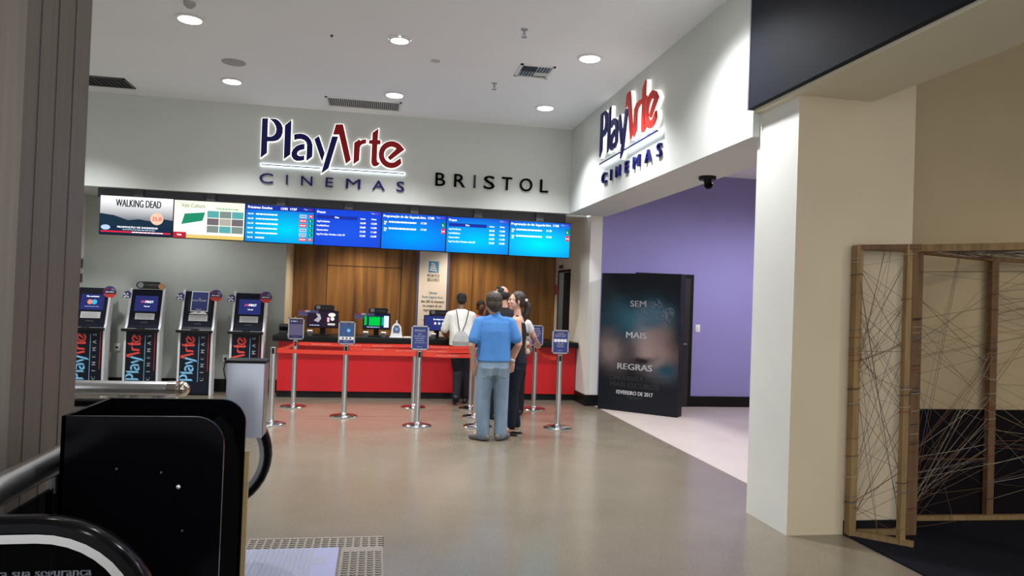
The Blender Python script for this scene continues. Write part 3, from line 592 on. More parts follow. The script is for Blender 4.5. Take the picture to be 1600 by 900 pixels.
# ------------------------------------------------------------------ self service kiosks
kiosk_navy = mat('kiosk_navy_body', (0.006,0.008,0.017), 0.35, spec=0.2)
kiosk_side = mat('kiosk_white_side', (0.66,0.66,0.68), 0.45)
scr_navy = emis('kiosk_screen', (0.022,0.028,0.13), 1.0); scr_off = mat('kiosk_screen_off', (0.02,0.022,0.028), 0.2)
def kiosk(x, y, label, kind):
    t = tag(empty('ticket_kiosk', (x, y, 0)), label, 'kiosk', 'ticket kiosks along the left wall')
    prof = [(0,0),(0.20,0),(0.20,0.90),(0.315,1.55),(0.24,1.575),(0.20,1.56),(0.05,1.03),(0.0,0.96)]
    def side(x0, x1, m, sc=0.0):
        q = MB(); q.prism([(a, b) for a, b in prof], Frame((x0,0,0), (0,1,0), (0,0,1)), 0, x1-x0, m); return q
    side(-0.245, -0.215, kiosk_side).build('side_panel', t); side(0.215, 0.245, kiosk_side).build('side_panel', t)
    q = MB(); q.prism([(0.006,0.03),(0.19,0.03),(0.19,0.90),(0.30,1.535),(0.235,1.555),(0.215,1.545),(0.065,1.02),(0.006,0.96)], Frame((-0.215,0,0), (0,1,0), (0,0,1)), 0, 0.43, kiosk_navy); q.build('body', t)
    MB().box(-0.2, 0.2, 0.03, 0.18, 0, 0.03, black_matte).build('plinth', t)
    s = MB(); s.prism([(-0.27,-0.06),(-0.26,-0.085),(0.2,-0.085),(0.235,-0.06),(0.235,0.06),(-0.27,0.06)], Frame((0,0,0.965), (1,0,0), (0,1,0)), -0.028, 0.012, black_matte); s.rect(Frame((0,0,0.978), (1,0,0), (0,1,0)), -0.262, -0.08, 0.23, 0.06, grey_plastic)
    s.box(-0.06, 0.04, -0.06, 0.0, 0.978, 0.995, black_matte); s.build('shelf', t)
    # lower graphic, letters turned to read upwards
    g = MB(); G = Frame((0.0, 0.004, 0.02), (0,0,1), (-1,0,0)); k = 0.335
    for key, poly in LOGO.items(): g.prism([(0.20+k*a, -0.017+k*b) for a, b in poly], G, 0, 0.001, sky_print if key in BLUE_KEYS else mat('kiosk_red_print', (0.75,0.06,0.05), 0.5))
    g.rect(G, 0.18, -0.052, 0.86, -0.045, sky_print, 0.001)
    for j, ch in enumerate('CINEMAS'): g.text(ch, G, 0.22+0.105*j, -0.13, 0.05, white_print, c=0.001)
    g.rect(G, 0.34, -0.185, 0.9, -0.178, red_print, 0.001)
    g.build('front_graphic', t)
    # tilted head
    u = Vector((1,0,0)); v = Vector((0, 0.145, 0.525)).normalized(); H = Frame((0,0.065,1.022), u, v)
    hs = MB(); e = 0.003; m = scr_off if kind == 2 else scr_navy
    hs.rect(H, -0.16, 0.215, 0.16, 0.455, m, e)
    if kind == 0:
        hs.text('Fila exclusiva', H, 0, 0.41, 0.022, W1, w=0.17, c=2*e); hs.disc(H, -0.03, 0.335, 0.037, emis('kiosk_orange', (0.85,0.25,0.12), 1), 2*e); hs.disc(H, 0.03, 0.335, 0.037, emis('kiosk_cyan', (0.05,0.45,0.72), 1), 2*e+0.0005); hs.text('mastercard na tela', H, 0, 0.26, 0.014, W2, w=0.19, c=2*e)
    elif kind in (1, 3):
        hs.text('UNI', H, -0.075, 0.345, 0.034, emis('kiosk_pink', (0.9,0.12,0.3), 1), w=0.06, c=2*e, al='l'); hs.text('FIRST', H, -0.012, 0.345, 0.034, W1, w=0.11, c=2*e, al='l'); hs.text('Toque aqui', H, 0.01, 0.285, 0.018, W1, w=0.08, c=2*e)
    hs.build('touch_screen', t)
    ls = MB(); ls.rect(H, -0.135, 0.09, 0.135, 0.185, mat('label_paper', (0.58,0.58,0.57), 0.6), e)
    for r_ in range(4): dashes(ls, H, -0.11, 0.105+0.018*r_, 0.22, 0.006, grey_print, 2*e, r_)
    ls.build('instruction_label', t)
    MB().box(-0.05, 0.05, -0.004, 0.0, 0.02, 0.035, dark_grey, Matrix.Translation((0,0.075,1.04))).build('card_slot', t)
    # little ornament card at the top left corner
    c = MB(); Cf = FRONT(-0.275, 0.14, 1.47); c.prism([(-0.06,-0.05),(0.05,-0.05),(0.06,0.03),(0.02,0.06),(-0.03,0.045)], Cf, -0.004, 0, blue_print)
    for a, b in ((-0.028,0.01), (0.012,0.012), (-0.008,-0.02), (-0.03,-0.035), (0.02,-0.03)): c.disc(Cf, a, b, 0.014, white_print, 0.001, 8)
    c.build('corner_card', t)
    if kind != 1:
        r = MB(); Rf = FRONT(0.23, 0.16, 1.50); r.disc(Rf, 0, 0, 0.09, red_print, 0.0, 24, c0=-0.006); r.prism([(0.088*math.cos(a*PI/12), 0.088*math.sin(a*PI/12)) for a in range(13)], Rf, 0.001, 0.001, blue_print)
        r.rect(Rf, -0.085, -0.025, 0.085, 0.02, navy, 0.0015); r.text('UNI', Rf, -0.03, 0.022, 0.034, red_print, w=0.08, c=0.003); r.text('FIRST', Rf, 0.055, 0.022, 0.034, white_print, w=0.1, c=0.003); dashes(r, Rf, -0.06, -0.005, 0.12, 0.012, white_print, 0.003, 2)
        r.build('round_badge', t)
    return t
KX = [(-4.125, 'ticket kiosk with two round spots on its screen, partly behind the clad column', 0), (-3.38, 'ticket kiosk with a dark film topper standing on its head', 1), (-2.63, 'ticket kiosk with a blue notice sheet over its switched off screen', 2), (-1.9, 'ticket kiosk nearest the red counter, its foot hidden by a steel box', 3)]
for x, l, k in KX: kiosk(x, 11.7, l, k)
q = MB(); Ft = FRONT(-3.36, 11.9, 1.565)
q.prism([(-0.19,0.055),(-0.175,0.09),(-0.14,0.11),(0.12,0.11),(0.15,0.09),(0.15,0.0),(-0.14,0.0),(-0.175,0.02)], Ft, -0.06, 0.0, black_print); q.disc(Ft, -0.125, 0.055, 0.042, grey_print, 0.002); q.text('Os Indicados', Ft, 0.03, 0.05, 0.03, grey_print, w=0.19, c=0.002); q.disc(Ft, 0.17, 0.045, 0.045, mat('tan_print', (0.5,0.25,0.1), 0.6), 0.001, c0=-0.02)
tag(q.build('kiosk_topper'), 'dark rounded film topper standing on the second kiosk', 'topper')
q = MB(); v = Vector((0, 0.145, 0.525)).normalized(); Hn = Frame((-2.63, 11.765, 1.022), (1,0,0), v)
q.prism([(-0.12,0.235),(0.13,0.235),(0.13,0.55),(-0.12,0.55)], Hn, 0.012, 0.016, white_print); q.rect(Hn, -0.108, 0.247, 0.118, 0.538, blue_print, 0.017); q.text('EM', Hn, 0, 0.425, 0.018, white_print, c=0.019); q.text('MANUTENÇÃO', Hn, 0, 0.393, 0.024, white_print, w=0.19, c=0.019); q.text('PlayArte', Hn, 0, 0.26, 0.016, white_print, c=0.019)
tag(q.build('notice_sheet'), 'blue notice sheet with white border over the third kiosk screen', 'notice')
q = MB(); q.prism([(-0.13,0.195),(-0.1,0.215),(-0.04,0.23),(0.0,0.215),(0.06,0.235),(0.11,0.215),(0.13,0.195)], Hn, 0.004, 0.02, white_print)
tag(q.build('paper_receipt'), 'crumpled white paper lying under the blue notice on the third kiosk', 'paper')
# sockets and their cords
def socket(x, z, label, cord):
    t = tag(empty('wall_socket', (x, 12.18, z)), label, 'socket')
    MB().rbox(-0.045, 0.045, -0.02, 0.0, -0.06, 0.06, white_plastic, 0.006).build('plate', t); MB().box(-0.02, 0.02, -0.023, -0.02, -0.012, 0.012, black_matte).build('outlet', t)
    if cord:
        MB().box(-0.014, 0.014, -0.05, -0.02, -0.015, 0.015, black_matte).tube([(0,-0.05,0),(0.002,-0.05,-0.06),(-0.02,-0.04,-0.16),(0.015,-0.03,-0.3),(0.0,-0.03,-0.42),(0.0,-0.05,-z+0.012),(0.1,-0.1,-z+0.012)], 0.006, black_matte, 8).build('cord', t)
socket(-3.86, 0.66, 'white wall socket without a plug, the higher one right of the first kiosk', False)
socket(-3.99, 0.52, 'white wall socket with a cord, low beside the first kiosk', True)
socket(-2.28, 0.52, 'white wall socket with a hanging black cord left of the last kiosk', True)
t = tag(empty('notice_board', (-4.385, 12.0, 1.8)), 'grey notice frame on the white side wall behind the clad column', 'notice board')
MB().box(0, 0.014, -0.3, 0.12, -0.19, 0.2, recess_grey).build('panel', t); MB().box(0.014, 0.018, 0.02, 0.11, 0.04, 0.18, dark_grey).box(0.014, 0.018, 0.02, 0.11, -0.17, -0.04, mat('maroon_print', (0.12,0.03,0.03), 0.6)).build('print', t)

# ------------------------------------------------------------------ barrier posts
belt_m = mat('red_barrier_belt', (0.72,0.045,0.02), 0.5)
def post(x, y, label, sign=None, belts=(), hz=0.93):
    t = tag(empty('barrier_post', (x, y, 0)), label, 'barrier post', 'steel queue barrier posts in front of the counter')
    MB().lathe([(0.001,0),(0.178,0),(0.18,0.012),(0.165,0.022),(0.09,0.034),(0.045,0.042),(0.036,0.06)], (0,0,0), chrome, 36).build('base', t)
    MB().lathe([(0.034,0.04),(0.034,hz-0.09)], (0,0,0), steel, 24).build('pole', t)
    MB().lathe([(0.034,hz-0.09),(0.036,hz-0.088),(0.036,hz-0.004),(0.030,hz),(0.001,hz)], (0,0,0), steel, 24).box(-0.037,0.037,-0.014,0.014,hz-0.08,hz-0.012,black_matte).box(-0.014,0.014,-0.037,0.037,hz-0.08,hz-0.012,black_matte).build('head', t)
    if sign:
        fr = MB(); z0 = hz+0.01; W_, H_ = 0.215, 0.30
        for a in ((-W_/2,W_/2,z0,z0+0.016), (-W_/2,W_/2,z0+H_-0.016,z0+H_), (-W_/2,-W_/2+0.016,z0,z0+H_), (W_/2-0.016,W_/2,z0,z0+H_)): fr.box(a[0], a[1], -0.012, 0.008, a[2], a[3], alu)
        fr.box(-0.015, 0.015, -0.005, 0.008, hz-0.01, z0+0.005, black_matte); f = fr.build('sign_frame', t)
        F = FRONT(-W_/2+0.014, -0.006, z0+0.014); a, b = W_-0.028, H_-0.028; g = MB(); e = 0.0015; g.prism([(0,0),(a,0),(a,b),(0,b)], F, -0.008, 0, blue_print if sign != 'board' else mat('violet_sheet', (0.10,0.085,0.18), 0.5))
        if sign == 'entry':
            g.text('ENTRADA', F, a/2, b*0.78, 0.026, white_print, w=0.13, c=e)
            for k, l in enumerate((0.05, 0.14, 0.12, 0.1, 0.13)): dashes(g, F, a/2-l/2, b*(0.66-0.1*k), l, 0.009, grey_print, e, k)
            g.text('PlayArte', F, a/2, 0.02, 0.012, white_print, c=e)
        elif sign == 'swap':
            for k, s in enumerate(('TROQUE', 'AQUI SEU', 'INGRESSO', 'ONLINE')): g.text(s, F, a/2, b*(0.82-0.13*k), 0.024, white_print, w=[0.10,0.125,0.14,0.10][k], c=e)
        elif sign == 'rating':
            for k, s in enumerate(('ATENÇÃO', 'CLASSIFICAÇÃO', 'INDICATIVA')): g.text(s, F, a/2, b*(0.88-0.075*k), 0.014, white_print, w=[0.09,0.15,0.13][k], c=e)
            for k, s in enumerate('LIVR'): g.disc(F, a*(0.16+0.225*k), b*0.56, 0.021, white_print, e, 16); g.text('1' if k else 'L', F, a*(0.16+0.225*k), b*0.56-0.01, 0.02, blue_print, c=2*e)
            for k in range(3): dashes(g, F, 0.05, b*(0.40-0.07*k), 0.09, 0.008, grey_print, e, k)
            g.text('PlayArte', F, a/2, 0.02, 0.012, white_print, c=e)
        elif sign == 'picture':
            g.rect(F, 0.01, b*0.33, a-0.01, b*0.88, mat('teal_sheet', (0.03,0.09,0.24), 0.5), e); g.text('NA COMPRA DO SEU', F, a/2, b*0.91, 0.013, white_print, w=0.15, c=e); g.disc(F, a*0.62, b*0.62, 0.022, sky_print, 2*e, 14); g.rect(F, 0.0, b*0.17, a, b*0.32, white_print, e)
            for k in range(3): g.disc(F, a*(0.25+0.25*k), b*0.245, 0.012, black_print, 2*e, 10)
            g.text('PlayArte', F, a/2, 0.02, 0.014, white_print, c=e)
        else:
            g.rect(F, 0.0, b*0.74, a, b, navy, e); dashes(g, F, 0.02, b*0.84, 0.09, 0.02, grey_print, 2*e, 1); g.rect(F, a*0.75, b*0.8, a*0.92, b*0.93, mat('maroon_print', (0.12,0.03,0.03), 0.6), 2*e); g.rect(F, 0, 0, a, b*0.16, navy, e); g.text('PlayArte', F, a/2, 0.015, 0.014, grey_print, c=2*e)
        g.build('sign_sheet', f)
    for (tx, ty, sag, txt) in belts:
        d = Vector((tx-x, ty-y, 0)); L = d.length; u = d.normalized(); o = u*0.037; n = 14; vs = []; q = MB(); zc = hz-0.045
        for i in range(n+1):
            s = i/n; p = o+u*(L-0.074)*s; z = zc-sag*4*s*(1-s)
            for dz in (-0.024, 0.024):
                for th in (-0.001, 0.001): vs.append(Vector((p.x-u.y*th, p.y+u.x*th, z+dz)))
        fs = []
        for i in range(n):
            a, b = i*4, i*4+4; fs += [(a,b,b+2,a+2), (a+1,a+3,b+3,b+1), (a,a+1,b+1,b), (a+2,b+2,b+3,a+3)]
        fs += [(0,2,3,1), (n*4,n*4+1,n*4+3,n*4+2)]
        q.add(vs, fs, belt_m)
        if txt:
            Fb = Frame(Vector((0,0,zc))+o, u, (0,0,1)); k = 0.18
            while k < L-0.3:
                q.text('PlayArte CINEMAS', Fb, k, -0.009-sag*4*(k/L)*(1-k/L), 0.016, mat('belt_print', (0.75,0.42,0.38), 0.6), w=0.26, c=0.003, al='l'); k += 0.42
        q.build('belt', t)
    return t
BP = dict(a=(-1.19,9.25), b=(-1.08,10.65), c=(-0.36,9.86), d=(0.58,10.69), e=(0.55,9.17), f=(1.40,10.62), g=(1.37,9.88), h=(1.30,9.14), i=(2.33,10.61), j=(2.31,9.07))
post(*BP['a'], 'steel barrier post at the left end of the nearest belt, beside the steel box', None, [(*BP['e'],0.004,False), (*BP['b'],0.02,True)])
post(*BP['b'], 'steel barrier post with a violet notice, in front of the left end of the counter', 'board', [(*BP['d'],0.01,True)])
post(*BP['c'], 'steel barrier post with a blue picture notice over three small icons', 'picture', [(*BP['g'],0.012,True)])
post(*BP['d'], 'plain steel barrier post standing behind the entrance sign post', None, [(*BP['f'],0.01,True)])
post(*BP['e'], 'steel barrier post with the entrance sign, nearest in the middle', 'entry', [(*BP['h'],0.01,True)])
post(*BP['f'], 'plain steel barrier post behind the blue shirted man, closest to the counter', None)
post(*BP['g'], 'plain steel barrier post behind the blue shirted man, middle of three in line', None)
post(*BP['h'], 'plain steel barrier post right behind the blue shirted man, nearest of three in line', None)
post(*BP['i'], 'steel barrier post with a four line ticket swap sign, held by a hand', 'swap', [(*BP['j'],0.05,False)])
post(*BP['j'], 'steel barrier post with an age rating sign of four white circles', 'rating')
# ------------------------------------------------------------------ film standee in front of the lavender wall
def standee_art():
    m = bpy.data.materials.new('standee_print'); m.use_nodes = True; nt = m.node_tree; b = nt.nodes['Principled BSDF']; b.inputs['Roughness'].default_value = 0.5; b.inputs['Specular IOR Level'].default_value = 0.25
    tc = nt.nodes.new('ShaderNodeTexCoord'); prev = None
    def blob(cx, cz, rx, rz, col, fac, rot=0):
        nonlocal prev
        mp = nt.nodes.new('ShaderNodeMapping'); mp.vector_type = 'TEXTURE'; mp.inputs['Location'].default_value = (cx, 0, cz); mp.inputs['Scale'].default_value = (rx, 1, rz); mp.inputs['Rotation'].default_value = (0, rot, 0)
        nz = nt.nodes.new('ShaderNodeTexNoise'); nz.inputs['Scale'].default_value = 3.5; nz.inputs['Detail'].default_value = 3
        ad = nt.nodes.new('ShaderNodeMixRGB'); ad.blend_type = 'ADD'; ad.inputs[0].default_value = 0.18
        g = nt.nodes.new('ShaderNodeTexGradient'); g.gradient_type = 'QUADRATIC_SPHERE'
        nt.links.new(tc.outputs['Object'], nz.inputs['Vector']); nt.links.new(tc.outputs['Object'], ad.inputs[1]); nt.links.new(nz.outputs['Color'], ad.inputs[2]); nt.links.new(ad.outputs[0], mp.inputs[0]); nt.links.new(mp.outputs[0], g.inputs[0])
        mx = nt.nodes.new('ShaderNodeMixRGB'); mm = nt.nodes.new('ShaderNodeMath'); mm.operation = 'MULTIPLY'; mm.inputs[1].default_value = fac; mm.use_clamp = True
        nt.links.new(g.outputs['Fac'], mm.inputs[0]); nt.links.new(mm.outputs[0], mx.inputs[0])
        if prev: nt.links.new(prev, mx.inputs[1])
        else: mx.inputs[1].default_value = (0.006,0.008,0.012,1)
        mx.inputs[2].default_value = (*col, 1); prev = mx.outputs[0]
    blob(0.72, 1.46, 1.0, 0.6, (0.02,0.085,0.125), 1.4)
    blob(0.98, 0.98, 0.62, 0.50, (0.26,0.185,0.175), 2.0, 0.4)
    blob(0.95, 1.22, 0.46, 0.5, (0.28,0.21,0.20), 1.6, 0.2)
    blob(0.27, 0.98, 0.40, 0.5, (0.17,0.13,0.125), 1.7, -0.5)
    blob(0.92, 1.52, 0.48, 0.32, (0.08,0.17,0.24), 2.0, -0.15)
    blob(0.80, 0.86, 0.36, 0.11, (0.012,0.008,0.010), 1.6, -0.25)
    blob(1.15, 0.74, 0.5, 0.26, (0.012,0.06,0.09), 1.3)
    nt.links.new(prev, b.inputs['Base Color']); return m
art = standee_art(); std_black = mat('standee_black_card', (0.006,0.006,0.008), 0.5, spec=0.25)
P0 = Vector((3.355, 10.76, 0.004)); P1 = Vector((4.275, 9.93, 0.004)); SWD = (P1-P0).length; SHT = 2.05
t = tag(empty('film_standee', P0, math.atan2(P1.y-P0.y, P1.x-P0.x)), 'tall black film standee with white slogan words before the lavender wall', 'standee')
MB().box(0, SWD, 0, 0.2, 0, SHT, std_black).build('body', t)
q = MB(); F = FRONT(0, -0.001, 0); q.quad([F(0,0), F(SWD,0), F(SWD,SHT), F(0,SHT)], art)
lw = mat('standee_lettering', (0.55,0.56,0.58), 0.5); ld_ = mat('standee_dim_lettering', (0.035,0.033,0.034), 0.5); e = 0.002
q.text('SEM', F, 0.60, 1.56, 0.088, lw, w=0.245, c=e); q.text('MAIS', F, 0.585, 1.095, 0.088, lw, w=0.315, c=e); q.text('REGRAS', F, 0.575, 0.625, 0.088, lw, w=0.54, c=e)
q.text('CINQUENTA TONS', F, 0.58, 0.46, 0.072, ld_, w=0.80, c=e); q.text('MAIS ESCUROS', F, 0.58, 0.36, 0.072, ld_, w=0.76, c=e)
q.text('FEVEREIRO DE 2017', F, 0.585, 0.255, 0.056, white_print, w=0.57, c=e); dashes(q, F, 0.46, 0.215, 0.25, 0.012, ld_, e, 2); dashes(q, F, 0.50, 0.195, 0.16, 0.01, ld_, e, 3)
rg = random.Random(3)
for k in range(46):   # loose silvery filigree, an abstract ornament
    a, rr0 = rg.uniform(0, 2*PI), math.sqrt(rg.random()); cx, cz_ = 0.84+0.27*rr0*math.cos(a), 1.46+0.19*rr0*math.sin(a); s0 = rg.uniform(0, 2*PI); kk = rg.choice((-1, 1)); R0 = rg.uniform(0.03, 0.07)
    q.tube([F(cx+R0*(1-i/14)*math.cos(s0+kk*i*0.5), cz_+R0*(1-i/14)*math.sin(s0+kk*i*0.5), 0.003) for i in range(9)], 0.0026, mat('filigree_silver', (0.17,0.22,0.29), 0.4), 4)
q.build('front_print', t)
q = MB(); Fs = Frame((SWD+0.001, 0.1, 0), (0,0,1), (0,-1,0)); Fs = Frame((SWD+0.001, 0.0, 0), (0,0,1), (0,-1,0)); Fs.n = Vector((1,0,0))
q.text('CINQUENTA TONS', Fs, 1.0, -0.135, 0.06, ld_, w=0.95, c=0.001); q.build('side_print', t)
# door and switch on the lavender wall
t = struct(MB().box(4.0, 4.96, 11.015, 11.05, 0, 2.1, black_matte).box(4.06, 4.90, 11.0, 11.016, 0.01, 2.04, mat('door_leaf_black', (0.02,0.018,0.02), 0.4)).build('door_1'))
MB().tube([(4.83,11.0,1.0),(4.83,10.94,1.0),(4.72,10.94,1.0)], 0.011, chrome).build('door_handle', t)
t = tag(empty('light_switch', (5.06, 11.05, 1.25)), 'white light switch on the lavender wall right of the black door', 'light switch')
MB().rbox(-0.04, 0.04, -0.012, 0, -0.06, 0.06, white_plastic, 0.004).build('plate', t); MB().box(-0.012, 0.012, -0.02, -0.01, -0.02, 0.02, white_print).build('rocker', t)

# ------------------------------------------------------------------ escalator ends
rubber = mat('black_rubber_handrail', (0.004,0.004,0.005), 0.17, spec=0.12)
glass = mat('pit_dark_glass', (0.055,0.06,0.065), 0.03, trans=0.97, spec=0.1, ior=1.08)  # darkness of the escalator pit behind is put into the glass tint
clear_glass = mat('clear_glass', (0.80,0.83,0.82), 0.03, trans=0.97, spec=0.1, ior=1.08)
def balustrade(y, label, x0, deco):
    t = tag(empty('escalator_balustrade', (-0.93, y, 0)), label, 'escalator'); R, cz = 0.33, 0.59
    path = [(x0, 0, cz+R), (x0*0.55, 0, cz+R), (0, 0, cz+R)]+[(R*math.sin(a), 0, cz+R*math.cos(a)) for a in [PI*k/16 for k in range(1, 14)]]
    def strip(r0, w_, m, name, h_):
        # ribbon following the newel at distance r0 from its centre, w_ wide
        q = MB(); vs = []; n = 0
        sec = [(-w_/2, 0), (-w_/2*0.96, h_*0.7), (-w_/2*0.6, h_), (w_/2*0.6, h_), (w_/2*0.96, h_*0.7), (w_/2, 0)]
        pts = [((x0), 0.0)]+[(x0*(1-k/6), 0.0) for k in range(1, 7)]+[(0.0, PI*k/20) for k in range(1, 17)]
        for bx, a in pts:
            for sy, sh in sec:
                rr = r0+sh; vs.append(Vector((bx+rr*math.sin(a), sy, cz+rr*math.cos(a))))
        N = len(pts); k = len(sec)
        fs = [(i*k+j, i*k+(j+1)%k, (i+1)*k+(j+1)%k, (i+1)*k+j) for i in range(N-1) for j in range(k)]+[tuple(range(k))[::-1], tuple((N-1)*k+j for j in range(k))]
        q.add(vs, fs, m, True); return q.build(name, t)
    strip(R-0.03, 0.085, rubber, 'handrail', 0.035)
    strip(R-0.065, 0.05, chrome if deco else alu, 'guide_profile', 0.036)
    q = MB(); pl = [(x0, 0.12), (x0, cz+R-0.06)]+[(0, cz+R-0.06)]+[((R-0.06)*math.sin(PI*k/16), cz+(R-0.06)*math.cos(PI*k/16)) for k in range(1, 13)]+[(0.1, 0.12)]
    q.prism(pl, FRONT(0,0,0), -0.006, 0.006, glass if deco else clear_glass); g = q.build('glass_panel', t)
    if deco:
        q = MB(); q.text('Para sua segurança', FRONT(0, -0.008, 0), 0.145, 0.754, 0.024, grey_print, w=0.285, c=0, al='r'); q.build('lettering', g)
    MB().rbox(x0, 0.12, -0.09, 0.09, 0.0, 0.13, alu, 0.01).build('deck', t)
    return t
balustrade(2.35, 'near escalator balustrade end with glossy black handrail and white safety lettering', -2.6, True)
balustrade(4.75, 'far escalator balustrade end curving down below the steel box', -2.2, False)
# landing plate and studded warning strip
t = tag(empty('landing_plate', (-0.62, 3.7, 0)), 'ribbed metal escalator landing plate in the floor by the black box', 'floor plate')
screen_tinted_alu = mat('aluminium_screen_reflection', (0.40,0.42,0.60), 0.38, 0.6)  # blue reflection of the screens is put into the metal colour
MB().box(0.09, 0.45, -1.2, 1.07, 0.0, 0.006, screen_tinted_alu).box(-0.13, 0.09, -0.08, 1.07, 0.0, 0.006, screen_tinted_alu).build('plate', t)
q = MB()
for i in range(15): x = -0.125+0.0295*i; q.box(x, x+0.012, -1.18 if x > 0.09 else -0.06, 1.05, 0.006, 0.011, alu)
q.build('ribs', t)
q = MB()
for i in range(7): q.box(0.31+0.012*i, 0.315+0.012*i, 0.78, 0.9, 0.006, 0.0075, alu)
q.box(0.2, 0.204, -1.2, 1.07, 0.006, 0.007, dark_grey); q.build('seam', t)
q = MB(); stud = mat('worn_stud_rubber', (0.13,0.115,0.095), 0.6); pad = mat('warning_pad', (0.22,0.19,0.155), 0.55)
q.box(-0.74, 0.10, 4.775, 4.985, 0.0, 0.003, pad); q.box(-0.155, 0.10, 2.4, 4.775, 0.0, 0.003, pad)
def chevron(x, y): q.prism([(x-0.018,y+0.008),(x,y-0.004),(x+0.018,y+0.008),(x+0.018,y-0.004),(x,y-0.016),(x-0.018,y-0.004)], Frame((0,0,0),(1,0,0),(0,1,0)), 0.003, 0.007, stud)
for i in range(17):
    for j in range(5): chevron(-0.71+0.05*i, 4.80+0.038*j)
for i in range(5):
    for j in range(40): chevron(-0.12+0.048*i, 3.2+0.038*j)
tag(q.build('tactile_strip'), 'grey studded warning strip around the escalator landing plate', 'floor strip')
# black open box between the escalators
t = tag(empty('black_open_box', (-0.85, 3.3, 0)), 'glossy black open topped box with rounded corner between the escalators', 'box')
bx0, bx1, by0, by1, bz = -0.30, 0.285, -0.25, 0.26, 1.10
def side_poly(r=0.11): return [(bx0,0),(bx0,bz)]+[(bx1-r+r*math.sin(PI*k/16), bz-r+r*math.cos(PI*k/16)) for k in range(9)]+[(bx1,0)]
MB().prism(side_poly(), FRONT(0,by0,0), -0.018, 0, black_gloss).build('front_panel', t)
MB().prism(side_poly(), FRONT(0,by1-0.018,0), -0.018, 0, black_gloss).build('back_panel', t)
MB().box(bx0, bx0+0.015, by0, by1, 0, bz, black_gloss).build('left_panel', t)
q = MB(); vs = []; prof = [(bx1-0.012, 0.0), (bx1-0.012, 0.7), (bx1-0.02, 0.85), (bx1-0.05, 0.97), (bx1-0.10, 1.03)]
q.prism([(a, b) for a, b in prof]+[(a-0.014, b) for a, b in prof[::-1]], FRONT(0, by0+0.02, 0), -(by1-by0-0.05), 0, mat('matte_black_board', (0.004,0.004,0.004), 0.9, spec=0.0, ior=1.02)); q.build('right_panel', t)
MB().box(bx1-0.012, bx1+0.018, by1-0.0, by1+0.022, 0.0, 0.86, tan_edge).build('edge_strip', t)
q = MB()
for x, z in ((0.125, 0.83), ): q.ball((x, by0-0.003, z), (0.009,0.006,0.009), mat('bright_screw', (0.8,0.8,0.8), 0.2, 0.7), 10)
for x, z in ((-0.10, 0.90), (0.06, 0.885), (0.145, 0.66)): q.ball((x, by0-0.001, z), (0.005,0.003,0.005), dark_grey, 8)
q.build('screw', t)
# steel box over the far handrail end
t = tag(empty('steel_guard_box', (-0.775, 4.62, 0)), 'tall grey steel guard box on the far escalator end beside the barrier post', 'guard box')
sheet = mat('satin_steel_sheet', (0.50,0.52,0.60), 0.32, 0.35); sheet2 = mat('satin_steel_edge', (0.40,0.39,0.37), 0.35, 0.8)
MB().rbox(-0.065, 0.145, -0.09, 0.07, 0.735, 1.175, sheet, 0.006).build('shell', t)
MB().rbox(-0.075, 0.153, -0.098, 0.078, 1.173, 1.19, black_matte, 0.004).build('lid', t)
MB().box(0.146, 0.150, -0.082, 0.062, 0.745, 1.165, sheet2).build('side_trim', t)
MB().box(-0.06, -0.02, -0.015, 0.015, 0.0, 0.74, alu).build('bracket', t)
# guard rails
t = tag(empty('guard_rail', (-1.16, 5.05, 0)), 'thick brushed steel guard rail ending before the third kiosk', 'rail')
MB().tube([(-2.4,0,0.95),(-0.09,0,0.95)], 0.048, steel, 20).build('tube', t)
MB().tube([(-0.13,0,0.95),(-0.075,0,0.95)], 0.051, chrome, 20).build('collar', t)
MB().ball((-0.045,0,0.95), (0.05,0.05,0.05), mat('copper_tinted_steel', (0.62,0.52,0.44), 0.2, 1.0), 18).build('end_cap', t)
for x in (-0.16, -1.3, -2.3): MB().tube([(x,0,0.0),(x,0,0.92)], 0.024, steel, 12).lathe([(0.06,0),(0.06,0.01),(0.024,0.02)], (x,0,0), steel, 16).build('leg', t)
q = MB()
for x in (-0.22, -0.35, -0.42, -0.9): q.box(x, x+0.04, -0.02, 0.02, 0.885, 0.91, alu)
q.box(-2.4, -0.16, -0.012, 0.012, 0.865, 0.885, alu); q.build('lower_rail', t)
t = tag(empty('guard_rail', (-1.22, 3.2, 0)), 'dark steel hand rail leading along the clad column at the lower left', 'rail')
MB().tube([(0,-0.74,0.90),(0,0.6,0.90)], 0.052, steel, 20).build('tube', t)
for y in (-0.70, 0.0, 0.56): MB().tube([(0,y,0),(0,y,0.87)], 0.022, steel, 12).lathe([(0.06,0),(0.06,0.01),(0.022,0.02)], (0,y,0), steel, 16).build('leg', t)
for a, b in ((-0.68,-0.03), (0.03,0.53)): MB().box(-0.006, 0.006, a, b, 0.15, 0.80, glass).build('glass_panel', t)
for z in (0.70, 0.20): MB().box(-0.02, 0.02, -0.04, 0.04, z, z+0.08, black_matte).build('clamp', t)

